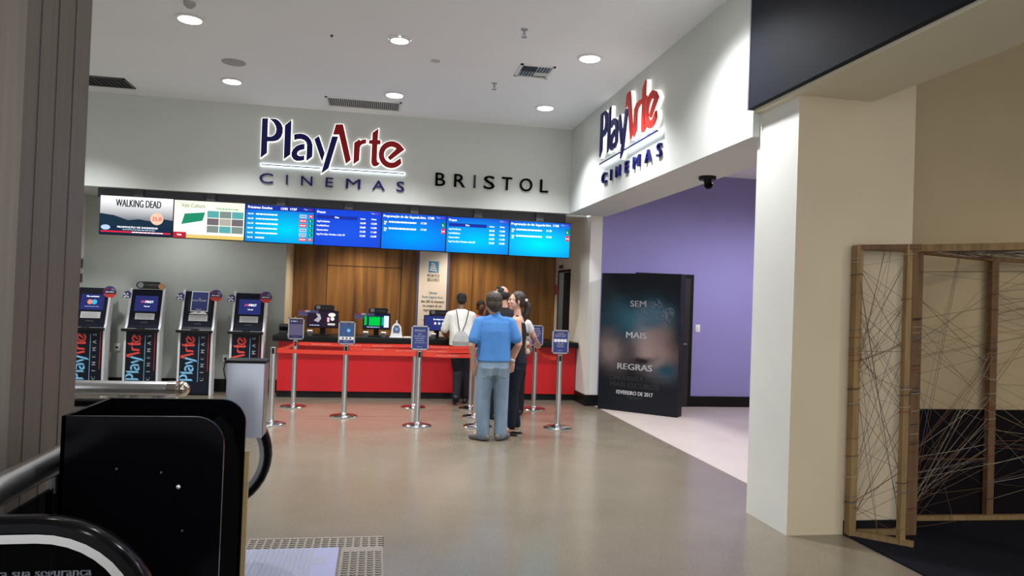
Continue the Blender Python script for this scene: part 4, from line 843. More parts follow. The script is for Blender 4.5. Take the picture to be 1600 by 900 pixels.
# ------------------------------------------------------------------ wooden string frames
timber = mat('raw_timber', (0.25,0.155,0.06), 0.7, var=0.25, vscale=5, stretch=(6,6,0.5)); timber2 = mat('dark_timber', (0.15,0.075,0.03), 0.7, var=0.25, vscale=5, stretch=(6,6,0.5))
yarns = [mat('yarn_brown', (0.10,0.05,0.03), 0.9), mat('yarn_charcoal', (0.03,0.03,0.035), 0.9), mat('yarn_ochre', (0.22,0.15,0.05), 0.9), mat('yarn_rust', (0.22,0.05,0.03), 0.9), mat('yarn_pale', (0.36,0.31,0.24), 0.9), mat('yarn_grey', (0.14,0.135,0.15), 0.9)]
t = tag(empty('string_frame', (3.6, 4.65, 0)), 'open timber frame structure criss crossed with thin coloured strings', 'string sculpture'); o0 = t.location.copy()
HT = 2.08; z0_ = 0.012
A, B_, C_, D_, E_, G_ = [Vector(p) for p in ((3.385,4.755,0), (3.615,4.53,0), (3.845,4.735,0), (4.80,5.055,0), (6.2,4.99,0), (4.75,3.55,0))]
def bar(name, p, q_, w_, d_, m):
    p = Vector(p)-o0; q_ = Vector(q_)-o0; a = (q_-p); L = a.length; a.normalize()
    up = Vector((0,0,1)) if abs(a.z) < 0.9 else Vector((0,1,0)); s_ = a.cross(up).normalized(); u_ = s_.cross(a)
    vs = [p+a*(L*k)+s_*(w_/2*i)+u_*(d_/2*j) for k in (0,1) for j in (-1,1) for i in (-1,1)]
    return MB().add(vs, [(0,1,3,2),(4,6,7,5),(0,4,5,1),(2,3,7,6),(0,2,6,4),(1,5,7,3)], m).build(name, t)
Z = lambda p, z: (p.x, p.y, z)
bar('post', Z(A,z0_), Z(A,HT), 0.05, 0.06, timber); bar('post', Z(B_,z0_), Z(B_,HT), 0.042, 0.04, timber); bar('post', Z(C_,z0_), Z(C_,HT), 0.085, 0.045, timber2)
bar('post', Z(D_,z0_), Z(D_,HT), 0.06, 0.045, timber2); bar('post', Z(G_,z0_), Z(G_,HT), 0.06, 0.045, timber2)
Bx = A+(B_-A)*1.25
for p, q_ in ((A, Bx), (A, C_)): bar('bottom_rail', Z(p,0.03), Z(q_,0.03), 0.04, 0.036, timber); bar('top_rail', Z(p,HT-0.015), Z(q_,HT-0.015), 0.04, 0.036, timber2)
bar('bottom_rail', (3.95,5.06,0.03), Z(E_,0.03), 0.04, 0.036, timber); bar('top_rail', Z(C_,HT), Z(G_,HT), 0.045, 0.05, timber); bar('top_rail', Z(C_,HT-0.02), Z(D_,HT-0.02), 0.04, 0.04, timber2); bar('top_rail', Z(D_,HT-0.02), Z(E_,HT-0.02), 0.04, 0.04, timber2)
ry = random.Random(11)
def web(p, q_, n, name='strings', kn=10):
    w_ = MB(); p, q_ = p-o0, q_-o0
    knots = [[ry.uniform(0.05, HT-0.08) for _ in range(kn*2)] for _ in (0,1)]
    for i in range(n):
        za = ry.choice(knots[0]); zb = ry.choice([z for z in knots[1] if abs(z-za) < (0.75 if ry.random() < 0.8 else 2.2)] or knots[1])
        m = ry.choice(yarns); a = Vector((p.x,p.y,za)); b = Vector((q_.x,q_.y,min(HT-.05,max(0.05,zb)))); nn = (b-a).cross(Vector((0,0,1))).normalized()*ry.uniform(-0.02,0.02)
        if ry.random() < 0.10: b = a.lerp(b, 0.55); b.z = ry.choice((0.05, HT-0.03))
        w_.tube([a+nn, a.lerp(b,0.5)+nn+Vector((0,0,-0.006)), b+nn], ry.uniform(0.0010,0.0017), m, 5, False)
    for P, K in ((p, knots[0]), (q_, knots[1])):
        for z in K[::2]:
            m = ry.choice(yarns); w_.tube([(P.x+0.042*math.cos(a), P.y+0.036*math.sin(a), z+0.004*a) for a in [2*PI*k/10 for k in range(11)]], 0.0025, m, 5, False)
    o = w_.build(name, t); o['kind'] = 'stuff'; return o
web(A, B_, 44); web(A, C_, 20); web(C_, D_, 54, kn=14); web(D_, E_, 50, kn=14); web(C_, G_, 14, kn=6)
w_ = MB()
for i in range(46):
    s, r_ = ry.uniform(0.05, 1), ry.uniform(0.05, 1); a = C_.lerp(G_, s)-o0; b = (C_.lerp(D_, min(1, r_*1.3)) if r_ < .77 else D_.lerp(E_, ry.uniform(0, 0.8)))-o0
    w_.tube([(a.x,a.y,HT-0.02), ((a.x+b.x)/2,(a.y+b.y)/2,HT-0.03), (b.x,b.y,HT-0.01)], 0.002, ry.choice([yarns[4], yarns[4], yarns[5], yarns[1]]), 5, False)
w_.build('top_strings', t)['kind'] = 'stuff'
# ------------------------------------------------------------------ people
def shell_box(sh): return sh
class Shape:
    """closed shells that are fused into one continuous surface"""
    def __init__(s): s.v = []; s.f = []
    def add(s, vs, fs):
        b = len(s.v); s.v += [tuple(p) for p in vs]; s.f += [tuple(b+i for i in f) for f in fs]
    def ell(s, c, r, M=None, n=16):
        q = MB().ball((0,0,0), 1, MATS['white_print'], n); c = Vector(c)
        P = [Vector((p.x*r[0], p.y*r[1], p.z*r[2])) for p in q.v]
        if M: P = [M @ p for p in P]
        s.add([p+c for p in P], q.f)
    def limb(s, pts, rs, n=14, flat=1.0):
        q = MB(); P = [Vector(p) for p in pts]
        # smooth the polyline a little
        fine, fr = [], []
        for i in range(len(P)-1):
            for k in range(6): u = k/6; fine.append(P[i].lerp(P[i+1], u)); fr.append(rs[i]*(1-u)+rs[i+1]*u)
        fine.append(P[-1]); fr.append(rs[-1])
        q.tube(fine, fr, MATS['white_print'], n); s.add(q.v, q.f)
        for p, r in zip(P, rs): s.ell(p, (r*0.985,)*3, n=12)
    def loft(s, rings, n=24):
        """rings of (x, y, z, rx, ry)"""
        vs = []; R = []
        for i in range(len(rings)-1):
            for k in range(4): u = k/4; R.append([a*(1-u)+b*u for a, b in zip(rings[i], rings[i+1])])
        R.append(list(rings[-1]))
        for x, y, z, rx, ry_ in R:
            for k in range(n): c, d = math.cos(2*PI*k/n), math.sin(2*PI*k/n); vs.append((x+rx*(abs(c)**0.85)*(1 if c > 0 else -1), y+ry_*(abs(d)**0.85)*(1 if d > 0 else -1), z))
        fs = [(i*n+k, i*n+(k+1)%n, (i+1)*n+(k+1)%n, (i+1)*n+k) for i in range(len(R)-1) for k in range(n)]+[tuple(range(n))[::-1], tuple((len(R)-1)*n+k for k in range(n))]
        s.add(vs, fs)
    def fuse(s, name, m, parent, voxel=0.008, smooth=4):
        me = bpy.data.meshes.new(name); me.from_pydata(s.v, [], s.f); o = bpy.data.objects.new(name, me); COL.objects.link(o)
        r = o.modifiers.new('r', 'REMESH'); r.mode = 'VOXEL'; r.voxel_size = voxel; r.use_smooth_shade = True
        sm = o.modifiers.new('s', 'SMOOTH'); sm.factor = 0.5; sm.iterations = smooth
        dg = bpy.context.evaluated_depsgraph_get(); dg.update()
        me2 = bpy.data.meshes.new_from_object(o.evaluated_get(dg)); bpy.data.objects.remove(o); bpy.data.meshes.remove(me)
        me2.name = name; me2.materials.clear(); me2.materials.append(m)
        for p in me2.polygons: p.use_smooth = True
        o = bpy.data.objects.new(name, me2); COL.objects.link(o)
        if parent: o.parent = parent
        return o
def patch(o, name, inside, off, m):
    """a second layer of cloth lying on part of a garment"""
    me = o.data; ids = [p for p in me.polygons if inside(p.center)]; mp = {}; vs = []; fs = []
    for p in ids:
        f = []
        for v in p.vertices:
            if v not in mp: mp[v] = len(vs); vs.append(me.vertices[v].co+me.vertices[v].normal*off)
            f.append(mp[v])
        fs.append(f)
    q = MB(); q.add(vs, fs, m, True); r = q.build(name, o); sm = r.modifiers.new('solid', 'SOLIDIFY'); sm.thickness = 0.003
    return r
def hand(S, w, d, n, side, grip=0.5, k=1.0):
    """w wrist, d along the hand, n towards the palm side, side towards the thumb"""
    w, d, n = Vector(w), Vector(d).normalized(), Vector(n).normalized(); t_ = (Vector(side)-Vector(side).dot(d)*d).normalized(); n = (d.cross(t_))*(1 if d.cross(t_).dot(n) > 0 else -1)
    M = Matrix((t_, n, d)).transposed()
    S.ell(w+d*0.045*k, (0.040*k, 0.017*k, 0.055*k), M); S.ell(w+d*0.01*k, (0.028*k, 0.02*k, 0.03*k), M)
    for i, L in enumerate((0.074, 0.082, 0.077, 0.060)):
        b = w+d*0.085*k+t_*(0.030-0.020*i)*k; a1 = 0.35*grip+0.1; a2 = 1.3*grip+0.15
        p1 = b+(d*math.cos(a1)+n*math.sin(a1))*L*0.5*k; p2 = p1+(d*math.cos(a2)+n*math.sin(a2))*L*0.5*k
        S.limb([b-d*0.02*k, b, p1, p2], [0.0095*k, 0.0095*k, 0.0088*k, 0.0075*k], 8)
    b = w+d*0.025*k+t_*0.032*k; p1 = b+(d*0.7+t_*0.65+n*0.25).normalized()*0.035*k; p2 = p1+(d*0.9+t_*0.25+n*0.35*grip).normalized()*0.032*k
    S.limb([b, p1, p2], [0.012*k, 0.0105*k, 0.0085*k], 8)
def head(S, c, yaw=0.0, pitch=0.0, k=1.0, female=False):
    """c = centre of the head; face towards +y before turning"""
    c = Vector(c); M = Matrix.Rotation(yaw, 3, 'Z') @ Matrix.Rotation(pitch, 3, 'X')
    T = lambda x, y, z: c+M @ Vector((x*k, y*k, z*k))
    def E(p, r, R=None): S.ell(T(*p), [a*k for a in r], M if R is None else M @ R)
    E((0,-0.012,0.025), (0.074,0.094,0.088)); E((0,0.022,-0.03), (0.062 if not female else 0.058,0.066,0.075)); E((0,0.052,-0.083), (0.034 if not female else 0.028,0.034,0.026))
    E((0,0.078,0.022), (0.05,0.014,0.014)); E((0,0.095,-0.022), (0.013,0.016,0.014)); S.limb([T(0,0.078,0.015), T(0,0.098,-0.018)], [0.009*k, 0.012*k], 8)
    E((0.033,0.066,-0.018), (0.022,0.018,0.018)); E((-0.033,0.066,-0.018), (0.022,0.018,0.018)); E((0,0.083,-0.052), (0.024,0.011,0.006)); E((0,0.082,-0.062), (0.021,0.011,0.007))
    for sx in (-1, 1): E((0.076*sx,-0.005,-0.005), (0.011,0.020,0.032), Matrix.Rotation(-0.35*sx, 3, 'Z'))
    return T, M
def face_parts(t, T, M, k=1.0, lip=None):
    e = MB(); w_ = mat('eye_white', (0.75,0.72,0.70), 0.25); ir = mat('eye_iris', (0.03,0.018,0.012), 0.2)
    for sx in (-1, 1):
        e.ball(T(0.030*sx, 0.074, 0.004), (0.0125*k,)*3, w_, 12); e.ball(T(0.030*sx, 0.0815, 0.004), (0.0062*k,)*3, ir, 10)
    e.build('eyes', t)
    b = MB()
    for sx in (-1, 1): b.tube([T(0.014*sx,0.092,0.022), T(0.032*sx,0.090,0.029), T(0.050*sx,0.080,0.022)], [0.003*k,0.0038*k,0.002*k], mat('eyebrow_brown', (0.03,0.018,0.012), 0.8), 6)
    b.build('eyebrows', t)
    if lip: MB().tube([T(-0.022,0.086,-0.057), T(0,0.096,-0.0565), T(0.022,0.086,-0.057)], [0.002*k,0.0065*k,0.002*k], lip, 8).build('lips', t)
def skin_mat(name, col): return mat(name, col, 0.5, spec=0.4, var=0.06, vscale=14)
skin_a = skin_mat('tanned_skin', (0.52,0.29,0.20)); skin_b = skin_mat('light_skin', (0.62,0.36,0.26)); skin_c = skin_mat('brown_skin', (0.17,0.085,0.05))
hair_dark = mat('dark_brown_hair', (0.022,0.014,0.010), 0.45, bump=0.5, bscale=90, stretch=(1,1,0.25)); hair_grey = mat('greying_brown_hair', (0.034,0.023,0.016), 0.55, var=0.35, vscale=30, bump=0.6, bscale=90, stretch=(1,1,0.3)); hair_black = mat('short_black_hair', (0.008,0.007,0.007), 0.7, bump=0.5, bscale=200)
def cloth(name, col, rough=0.85, b=0.9, bs=7, var=0.10, st=None): return mat(name, col, rough, spec=0.2, bump=b, bscale=bs, var=var, vscale=5, stretch=st)
def bare_body(S, legs, arms, torso, neck, hd, yaw, pitch, k=1.0, female=False, fore=None):
    S.loft(torso)
    for L in legs: S.limb(L[:3], [0.078, 0.052, 0.036]); S.limb([L[2], L[3]], [0.036, 0.028])
    for A_ in arms: S.limb(A_['p'], A_['r'] if 'r' in A_ else [0.046, 0.038, 0.025]); hand(S, A_['p'][-1], A_['d'], A_['n'], A_['s'], A_.get('g', 0.5), A_.get('k', 0.95))
    S.limb([neck[0], neck[1]], [0.058 if not female else 0.047, 0.052 if not female else 0.043])
    return head(S, hd, yaw, pitch, k, female)
def shoe(S, an, toe, w_=0.045):
    an, toe = Vector(an), Vector(toe); d = (toe-an); d.z = 0; d.normalize(); h = Vector((an.x, an.y, 0))
    S.limb([h-d*0.055+Vector((0,0,0.042)), h+d*0.05+Vector((0,0,0.044)), h+d*0.16+Vector((0,0,0.034))], [0.040, 0.046, 0.034], 12); S.limb([h+Vector((0,0,0.05)), h+Vector((0,0,0.095))], [0.044, 0.043], 12)

# ---- man in the blue polo shirt, seen from behind
def blue_man():
    t = tag(empty('person', (1.335, 8.28, 0), 0.06), 'man in blue polo shirt and faded jeans standing with his back turned', 'person')
    S = Shape()
    legs = [((-0.095,0.0,0.86), (-0.105,0.02,0.47), (-0.095,-0.01,0.09), (-0.20,0.09,0.035)), ((0.095,0.0,0.86), (0.11,0.015,0.47), (0.112,0.0,0.09), (0.21,0.10,0.035))]
    arms = [dict(p=[(-0.178,-0.01,1.335),(-0.262,-0.04,1.07),(-0.225,0.03,0.855)], d=(0.30,0.15,-0.9), n=(1,0.2,0.2), s=(0.9,-0.3,0.3), g=0.45, k=1.05), dict(p=[(0.178,-0.01,1.335),(0.275,-0.04,1.09),(0.215,0.12,0.93)], d=(-0.2,0.7,-0.5), n=(-1,0,0), s=(0,0.4,0.9), g=0.4, k=1.0)]
    torso = [(0,0,0.80,0.14,0.10),(0,0,0.92,0.165,0.115),(0,0.01,1.05,0.165,0.12),(0,0.0,1.22,0.175,0.115),(0,-0.005,1.34,0.185,0.085),(0,-0.005,1.395,0.11,0.06)]
    T, M = bare_body(S, legs, arms, torso, ((0,-0.01,1.36),(-0.015,0.0,1.49)), (-0.025,0.012,1.56), 0.15, -0.05, 1.10)
    S.fuse('body', skin_a, t, 0.006, 3)
    P = Shape()
    P.loft([(0,0,0.80,0.165,0.125),(0,-0.005,0.90,0.195,0.148),(0,0.0,1.0,0.19,0.142),(0,0.005,1.12,0.192,0.138),(0,0,1.24,0.190,0.128),(0,-0.005,1.335,0.190,0.098),(0,-0.008,1.385,0.135,0.075),(0,-0.006,1.415,0.075,0.066)][1:])
    for s_ in (-1, 1): a = arms[0 if s_ < 0 else 1]['p']; e = Vector(a[0]).lerp(Vector(a[1]), 0.72); P.limb([(0.11*s_,-0.005,1.345), a[0], e], [0.064, 0.066, 0.068])
    P.limb([(0,-0.008,1.385),(0,0.002,1.418)], [0.068,0.066])
    P.fuse('polo_shirt', cloth('blue_polo_cotton', (0.070,0.215,0.52), st=(1,1,0.5)), t, 0.008, 3)
    J = Shape(); J.loft([(0,0,0.74,0.165,0.125),(0,-0.01,0.83,0.182,0.145),(0,-0.005,0.92,0.178,0.135),(0,0,0.96,0.172,0.128)])
    for L in legs:
        s_ = 1 if L[0][0] > 0 else -1
        J.limb([(0.088*s_,-0.005,0.80), (L[1][0]-0.004*s_,L[1][1]-0.005,0.47), (L[2][0],L[2][1],0.16), (L[2][0],L[2][1]+0.005,0.075)], [0.103, 0.086, 0.074, 0.076])
    jn = J.fuse('jeans', cloth('faded_denim', (0.19,0.265,0.35), b=1.0, bs=9, var=0.22, st=(1,1,0.45)), t, 0.008, 3)
    for s_ in (-1, 1): patch(jn, 'back_pocket', lambda c: abs(c.x-0.082*s_) < 0.052 and 0.715 < c.z < 0.835 and c.y < -0.05, 0.004, cloth('pocket_denim', (0.24,0.32,0.41), b=1.0, bs=9, var=0.15))
    F_ = Shape()
    for L in legs: shoe(F_, L[2], L[3])
    F_.fuse('shoes', mat('grey_shoe_leather', (0.13,0.12,0.11), 0.6), t, 0.007, 3)
    H_ = Shape(); M3 = M
    H_.ell(T(0,-0.028,0.035), (0.097,0.100,0.096), M3); H_.ell(T(0,-0.055,-0.02), (0.090,0.070,0.080), M3); H_.ell(T(0,-0.065,-0.065), (0.058,0.042,0.042), M3); H_.ell(T(0.05,-0.025,0.0), (0.045,0.05,0.062), M3); H_.ell(T(-0.05,-0.025,0.0), (0.045,0.05,0.062), M3)
    hr = H_.fuse('hair', hair_grey, t, 0.007, 2)
    patch(hr, 'thinning_crown', lambda c: ((c-T(0.0,-0.075,0.105)).length < 0.026), 0.001, mat('scalp_skin', (0.15,0.09,0.065), 0.5, var=0.2, vscale=40))
blue_man()

# ---- woman with the pony tail, turned to the left
def woman():
    t = tag(empty('person', (1.66, 8.62, 0), PI*0.42), 'woman in dark sleeveless top with pony tail standing right of the blue shirted man', 'person')
    S = Shape()   # she faces +y locally; her left arm (-x) hangs towards the viewer
    legs = [((-0.085,0,0.84),(-0.07,0.02,0.46),(-0.075,0.02,0.08),(-0.085,0.16,0.03)), ((0.085,0,0.84),(0.085,0.03,0.46),(0.09,-0.03,0.08),(0.10,0.11,0.03))]
    arms = [dict(p=[(-0.165,-0.01,1.36),(-0.20,-0.045,1.09),(-0.185,0.03,0.885)], d=(0.05,0.12,-1), n=(1,0,0), s=(0.1,1,0.1), g=0.35, k=0.92, r=[0.047,0.036,0.023]), dict(p=[(0.165,-0.01,1.36),(0.20,0.0,1.10),(0.16,0.18,1.0)], d=(-0.4,0.8,0.1), n=(-1,0,0), s=(0,0,1), g=0.4, k=0.9, r=[0.044,0.035,0.023])]
    torso = [(0,0,0.80,0.14,0.10),(0,0,0.90,0.155,0.11),(0,0.01,1.06,0.125,0.095),(0,0.01,1.22,0.15,0.115),(0,0,1.35,0.155,0.08),(0,-0.005,1.405,0.09,0.055)]
    T, M = bare_body(S, legs, arms, torso, ((0,-0.01,1.37),(0,0.01,1.50)), (0,0.02,1.585), 0.42, 0.05, 0.99, True)
    S.fuse('body', skin_b, t, 0.0055, 3)
    face_parts(t, T, M, 0.99, mat('lip_rose', (0.42,0.13,0.11), 0.4))
    P = Shape(); P.loft([(0,0,0.86,0.165,0.122),(0,0.005,1.06,0.138,0.108),(0,0.01,1.21,0.162,0.130),(0,0.0,1.32,0.150,0.098),(0,0.0,1.335,0.12,0.09)])
    for s_ in (-1, 1): P.limb([(0.10*s_,0.05,1.30),(0.105*s_,-0.005,1.408),(0.10*s_,-0.06,1.30)], [0.026,0.018,0.026])
    P.fuse('tank_top', cloth('charcoal_jersey', (0.016,0.016,0.022), b=0.6), t, 0.007, 3)
    J = Shape(); J.loft([(0,0,0.76,0.15,0.115),(0,-0.01,0.86,0.168,0.128),(0,0,0.95,0.15,0.115)])
    for L in legs: J.limb([(L[0][0]*0.95,-0.005,0.80), (L[1][0],L[1][1],0.46), (L[2][0],L[2][1],0.11)], [0.096, 0.066, 0.050])
    J.fuse('trousers', cloth('navy_denim', (0.012,0.014,0.026), b=0.7), t, 0.007, 3)
    F_ = MB()
    for L in legs:
        a, b = Vector(L[2]), Vector(L[3]); d = (b-a); d.z = 0; d.normalize(); s_ = Vector((d.y,-d.x,0)); h = Vector((a.x,a.y,0))
        F_.prism([(-0.05,-0.03),(0.05,-0.036),(0.15,-0.04),(0.205,0),(0.15,0.04),(0.05,0.036),(-0.05,0.03),(-0.07,0)], Frame(h, d, -s_), 0.0, 0.016, black_matte)
        F_.tube([h+d*0.12-s_*0.042+Vector((0,0,0.01)), h+d*0.12-s_*0.02+Vector((0,0,0.055)), h+d*0.12+s_*0.02+Vector((0,0,0.055)), h+d*0.12+s_*0.042+Vector((0,0,0.01))], 0.007, black_matte, 8)
    F_.build('sandals', t)
    H_ = Shape(); k = 0.99
    H_.ell(T(0,-0.025,0.042), (0.082,0.094,0.084), M); H_.ell(T(0,-0.06,-0.01), (0.072,0.055,0.07), M); H_.ell(T(0,-0.115,0.005), (0.035,0.035,0.035), M); H_.ell(T(0.055,-0.012,0.02), (0.032,0.05,0.055), M); H_.ell(T(-0.055,-0.012,0.02), (0.032,0.05,0.055), M)
    H_.limb([T(0,-0.12,0.01), T(0,-0.155,-0.06), T(-0.01,-0.14,-0.16), T(-0.015,-0.115,-0.235)], [0.03,0.042,0.038,0.015])
    hr = H_.fuse('hair', hair_dark, t, 0.006, 2)
    MB().ball(T(-0.06,-0.105,0.02), (0.018,)*3, white_plastic, 10).build('hair_clip', hr)
    MB().tube([T(-0.087+0.0*math.sin(a), -0.002+0.016*math.cos(a), -0.058+0.018*math.sin(a)) for a in [2*PI*i/14 for i in range(14)]], 0.002, mat('gold_hoop', (0.7,0.5,0.2), 0.25, 1.0), 6, closed=True).build('earring', t)
    w0, w1 = Vector(arms[0]['p'][1]), Vector(arms[0]['p'][2]); c = w0.lerp(w1, 0.93); d = (w1-w0).normalized()
    wt = MB().tube([c-d*0.011, c+d*0.011], 0.029, white_plastic, 16); wt.ball(c+Vector((-0.028,0,0)), (0.008,0.017,0.017), white_print, 12); wt.build('wristwatch', t)
woman()

# ---- man farther back in a pale shirt reaching for the post
def back_man():
    t = tag(empty('person', (1.70, 9.75, 0), 0.0), 'balding man in dark shirt behind the blue shirted man, only his head showing', 'person')
    S = Shape()
    legs = [((-0.09,0,0.90),(-0.10,0.02,0.50),(-0.10,-0.01,0.09),(-0.12,0.13,0.035)), ((0.09,0,0.90),(0.10,0.02,0.50),(0.10,0.0,0.09),(0.14,0.13,0.035))]
    arms = [dict(p=[(-0.19,0,1.42),(-0.23,0.0,1.14),(-0.20,0.12,0.93)], d=(0.1,0.4,-0.9), n=(1,0,0), s=(0,1,0.2), g=0.4), dict(p=[(0.19,0,1.42),(0.23,0.0,1.14),(0.20,0.12,0.93)], d=(-0.1,0.4,-0.9), n=(-1,0,0), s=(0,1,0.2), g=0.4)]
    torso = [(0,0,0.84,0.15,0.11),(0,0,0.96,0.165,0.12),(0,0.0,1.12,0.165,0.12),(0,0.0,1.28,0.18,0.115),(0,0,1.42,0.185,0.085),(0,0,1.47,0.11,0.06)]
    T, M = bare_body(S, legs, arms, torso, ((0,-0.01,1.44),(-0.03,0.02,1.60)), (-0.05,0.03,1.665), 0.75, 0.1, 1.0)
    S.fuse('body', skin_a, t, 0.007, 3)
    P = Shape(); P.loft([(0,0,0.92,0.19,0.14),(0,0,1.12,0.188,0.138),(0,0,1.3,0.20,0.13),(0,0,1.42,0.205,0.098),(0,0,1.47,0.13,0.072),(0,0,1.495,0.075,0.064)])
    for s_ in (-1, 1): a = arms[0 if s_ < 0 else 1]['p']; P.limb([(0.11*s_,0,1.42), a[0], Vector(a[0]).lerp(Vector(a[1]), 0.6)], [0.065,0.07,0.068])
    P.fuse('dark_shirt', cloth('dark_cotton', (0.02,0.018,0.022), b=0.6), t, 0.008, 3)
    J = Shape(); J.loft([(0,0,0.80,0.16,0.12),(0,0,0.98,0.175,0.13)])
    for L in legs: J.limb([(L[0][0],0,0.86),L[1],(L[2][0],L[2][1],0.05)], [0.1,0.08,0.07])
    J.fuse('trousers', cloth('black_cotton', (0.012,0.012,0.016), b=0.6), t, 0.008, 3)
    F_ = Shape()
    for L in legs: shoe(F_, L[2], L[3])
    F_.fuse('shoes', mat('dark_shoe_leather', (0.02,0.018,0.016), 0.4), t, 0.008, 3)
    H_ = Shape(); H_.ell(T(0,-0.05,0.0), (0.082,0.066,0.07), M); H_.ell(T(0,-0.02,0.05), (0.078,0.07,0.055), M)
    H_.ell(T(0.05,-0.015,0.01), (0.036,0.05,0.05), M); H_.ell(T(-0.05,-0.015,0.01), (0.036,0.05,0.05), M); H_.ell(T(0,0.02,0.085), (0.06,0.06,0.03), M)
    H_.fuse('hair', hair_black, t, 0.007, 2)
back_man()

# ---- person in a white top, hidden by the woman except for shoulder and reaching arm
def white_top():
    t = tag(empty('person', (1.93, 10.12, 0), -0.1), 'person in white print top behind the woman, one hand resting on a barrier post', 'person')
    S = Shape()
    legs = [((-0.08,0,0.80),(-0.085,0.02,0.44),(-0.08,-0.01,0.08),(-0.09,0.12,0.03)), ((0.08,0,0.80),(0.085,0.02,0.44),(0.09,0.0,0.08),(0.11,0.12,0.03))]
    arms = [dict(p=[(-0.16,0,1.27),(-0.19,0.0,1.02),(-0.17,0.12,0.84)], d=(0.1,0.4,-0.9), n=(1,0,0), s=(0,1,0.2), g=0.4, k=0.92), dict(p=[(0.16,0,1.27),(0.265,0.06,1.10),(0.345,0.30,1.005)], d=(0.25,0.75,-0.45), n=(0.1,-0.3,-1), s=(-1,0.3,0), g=0.7, k=0.92, r=[0.043,0.036,0.024])]
    torso = [(0,0,0.76,0.14,0.105),(0,0,0.88,0.15,0.11),(0,0.01,1.02,0.13,0.10),(0,0.01,1.16,0.15,0.115),(0,0,1.27,0.155,0.08),(0,0,1.32,0.09,0.055)]
    T, M = bare_body(S, legs, arms, torso, ((0,-0.01,1.29),(-0.01,0.01,1.40)), (-0.02,0.02,1.47), 0.2, 0.0, 0.96, True)
    S.fuse('body', skin_b, t, 0.007, 3)
    P = Shape(); P.loft([(0,0,0.84,0.165,0.125),(0,0.005,1.02,0.148,0.115),(0,0.01,1.17,0.165,0.13),(0,0,1.27,0.172,0.095),(0,0,1.31,0.12,0.075),(0,0,1.335,0.075,0.06)])
    for s_ in (-1, 1): a = arms[0 if s_ < 0 else 1]['p']; P.limb([(0.1*s_,0,1.27), a[0], Vector(a[0]).lerp(Vector(a[1]), 0.45)], [0.06,0.063,0.06])
    P.fuse('white_top', cloth('pale_print_cotton', (0.66,0.66,0.68), var=0.2), t, 0.008, 3)
    J = Shape(); J.loft([(0,0,0.74,0.15,0.115),(0,0,0.90,0.16,0.12)])
    for L in legs: J.limb([(L[0][0],0,0.78),L[1],(L[2][0],L[2][1],0.06)], [0.095,0.072,0.062])
    J.fuse('trousers', MATS['black_cotton'], t, 0.008, 3)
    F_ = Shape()
    for L in legs: shoe(F_, L[2], L[3])
    F_.fuse('shoes', MATS['dark_shoe_leather'], t, 0.008, 3)
    H_ = Shape(); H_.ell(T(0,-0.022,0.038), (0.079,0.092,0.084), M); H_.ell(T(0,-0.055,-0.02), (0.07,0.055,0.075), M); H_.fuse('hair', hair_dark, t, 0.007, 2)
    # floral shoulder bag held at his right side
    b = tag(empty('shoulder_bag', (2.05, 9.93, 0.0)), 'floral shoulder bag hanging behind the woman with the pony tail', 'bag')
    B2 = Shape(); B2.ell((0,0,0.98), (0.085,0.07,0.13)); B2.ell((0,0,0.92), (0.09,0.075,0.10))
    fl = bpy.data.materials.new('floral_print'); fl.use_nodes = True; nt = fl.node_tree; vo = nt.nodes.new('ShaderNodeTexVoronoi'); vo.inputs['Scale'].default_value = 22; tc = nt.nodes.new('ShaderNodeTexCoord'); r = nt.nodes.new('ShaderNodeValToRGB'); r.color_ramp.interpolation = 'CONSTANT'
    for i, c in enumerate(((0.55,0.52,0.48), (0.36,0.06,0.07), (0.45,0.28,0.07), (0.08,0.10,0.06), (0.30,0.16,0.2))):
        el = r.color_ramp.elements[i] if i < 2 else r.color_ramp.elements.new(0.2*i)
        el.position = 0.2*i; el.color = (*c, 1)
    nt.links.new(tc.outputs['Object'], vo.inputs['Vector']); nt.links.new(vo.outputs['Color'], r.inputs[0]); nt.links.new(r.outputs[0], nt.nodes['Principled BSDF'].inputs['Base Color'])
    B2.fuse('bag', fl, b, 0.008, 3); MB().tube([(-0.04,0,1.08),(-0.03,0.08,1.20),(-0.035,0.17,1.36),(-0.02,0.27,1.22),(0.01,0.06,1.09)], 0.01, white_plastic, 8).build('strap', b)
white_top()

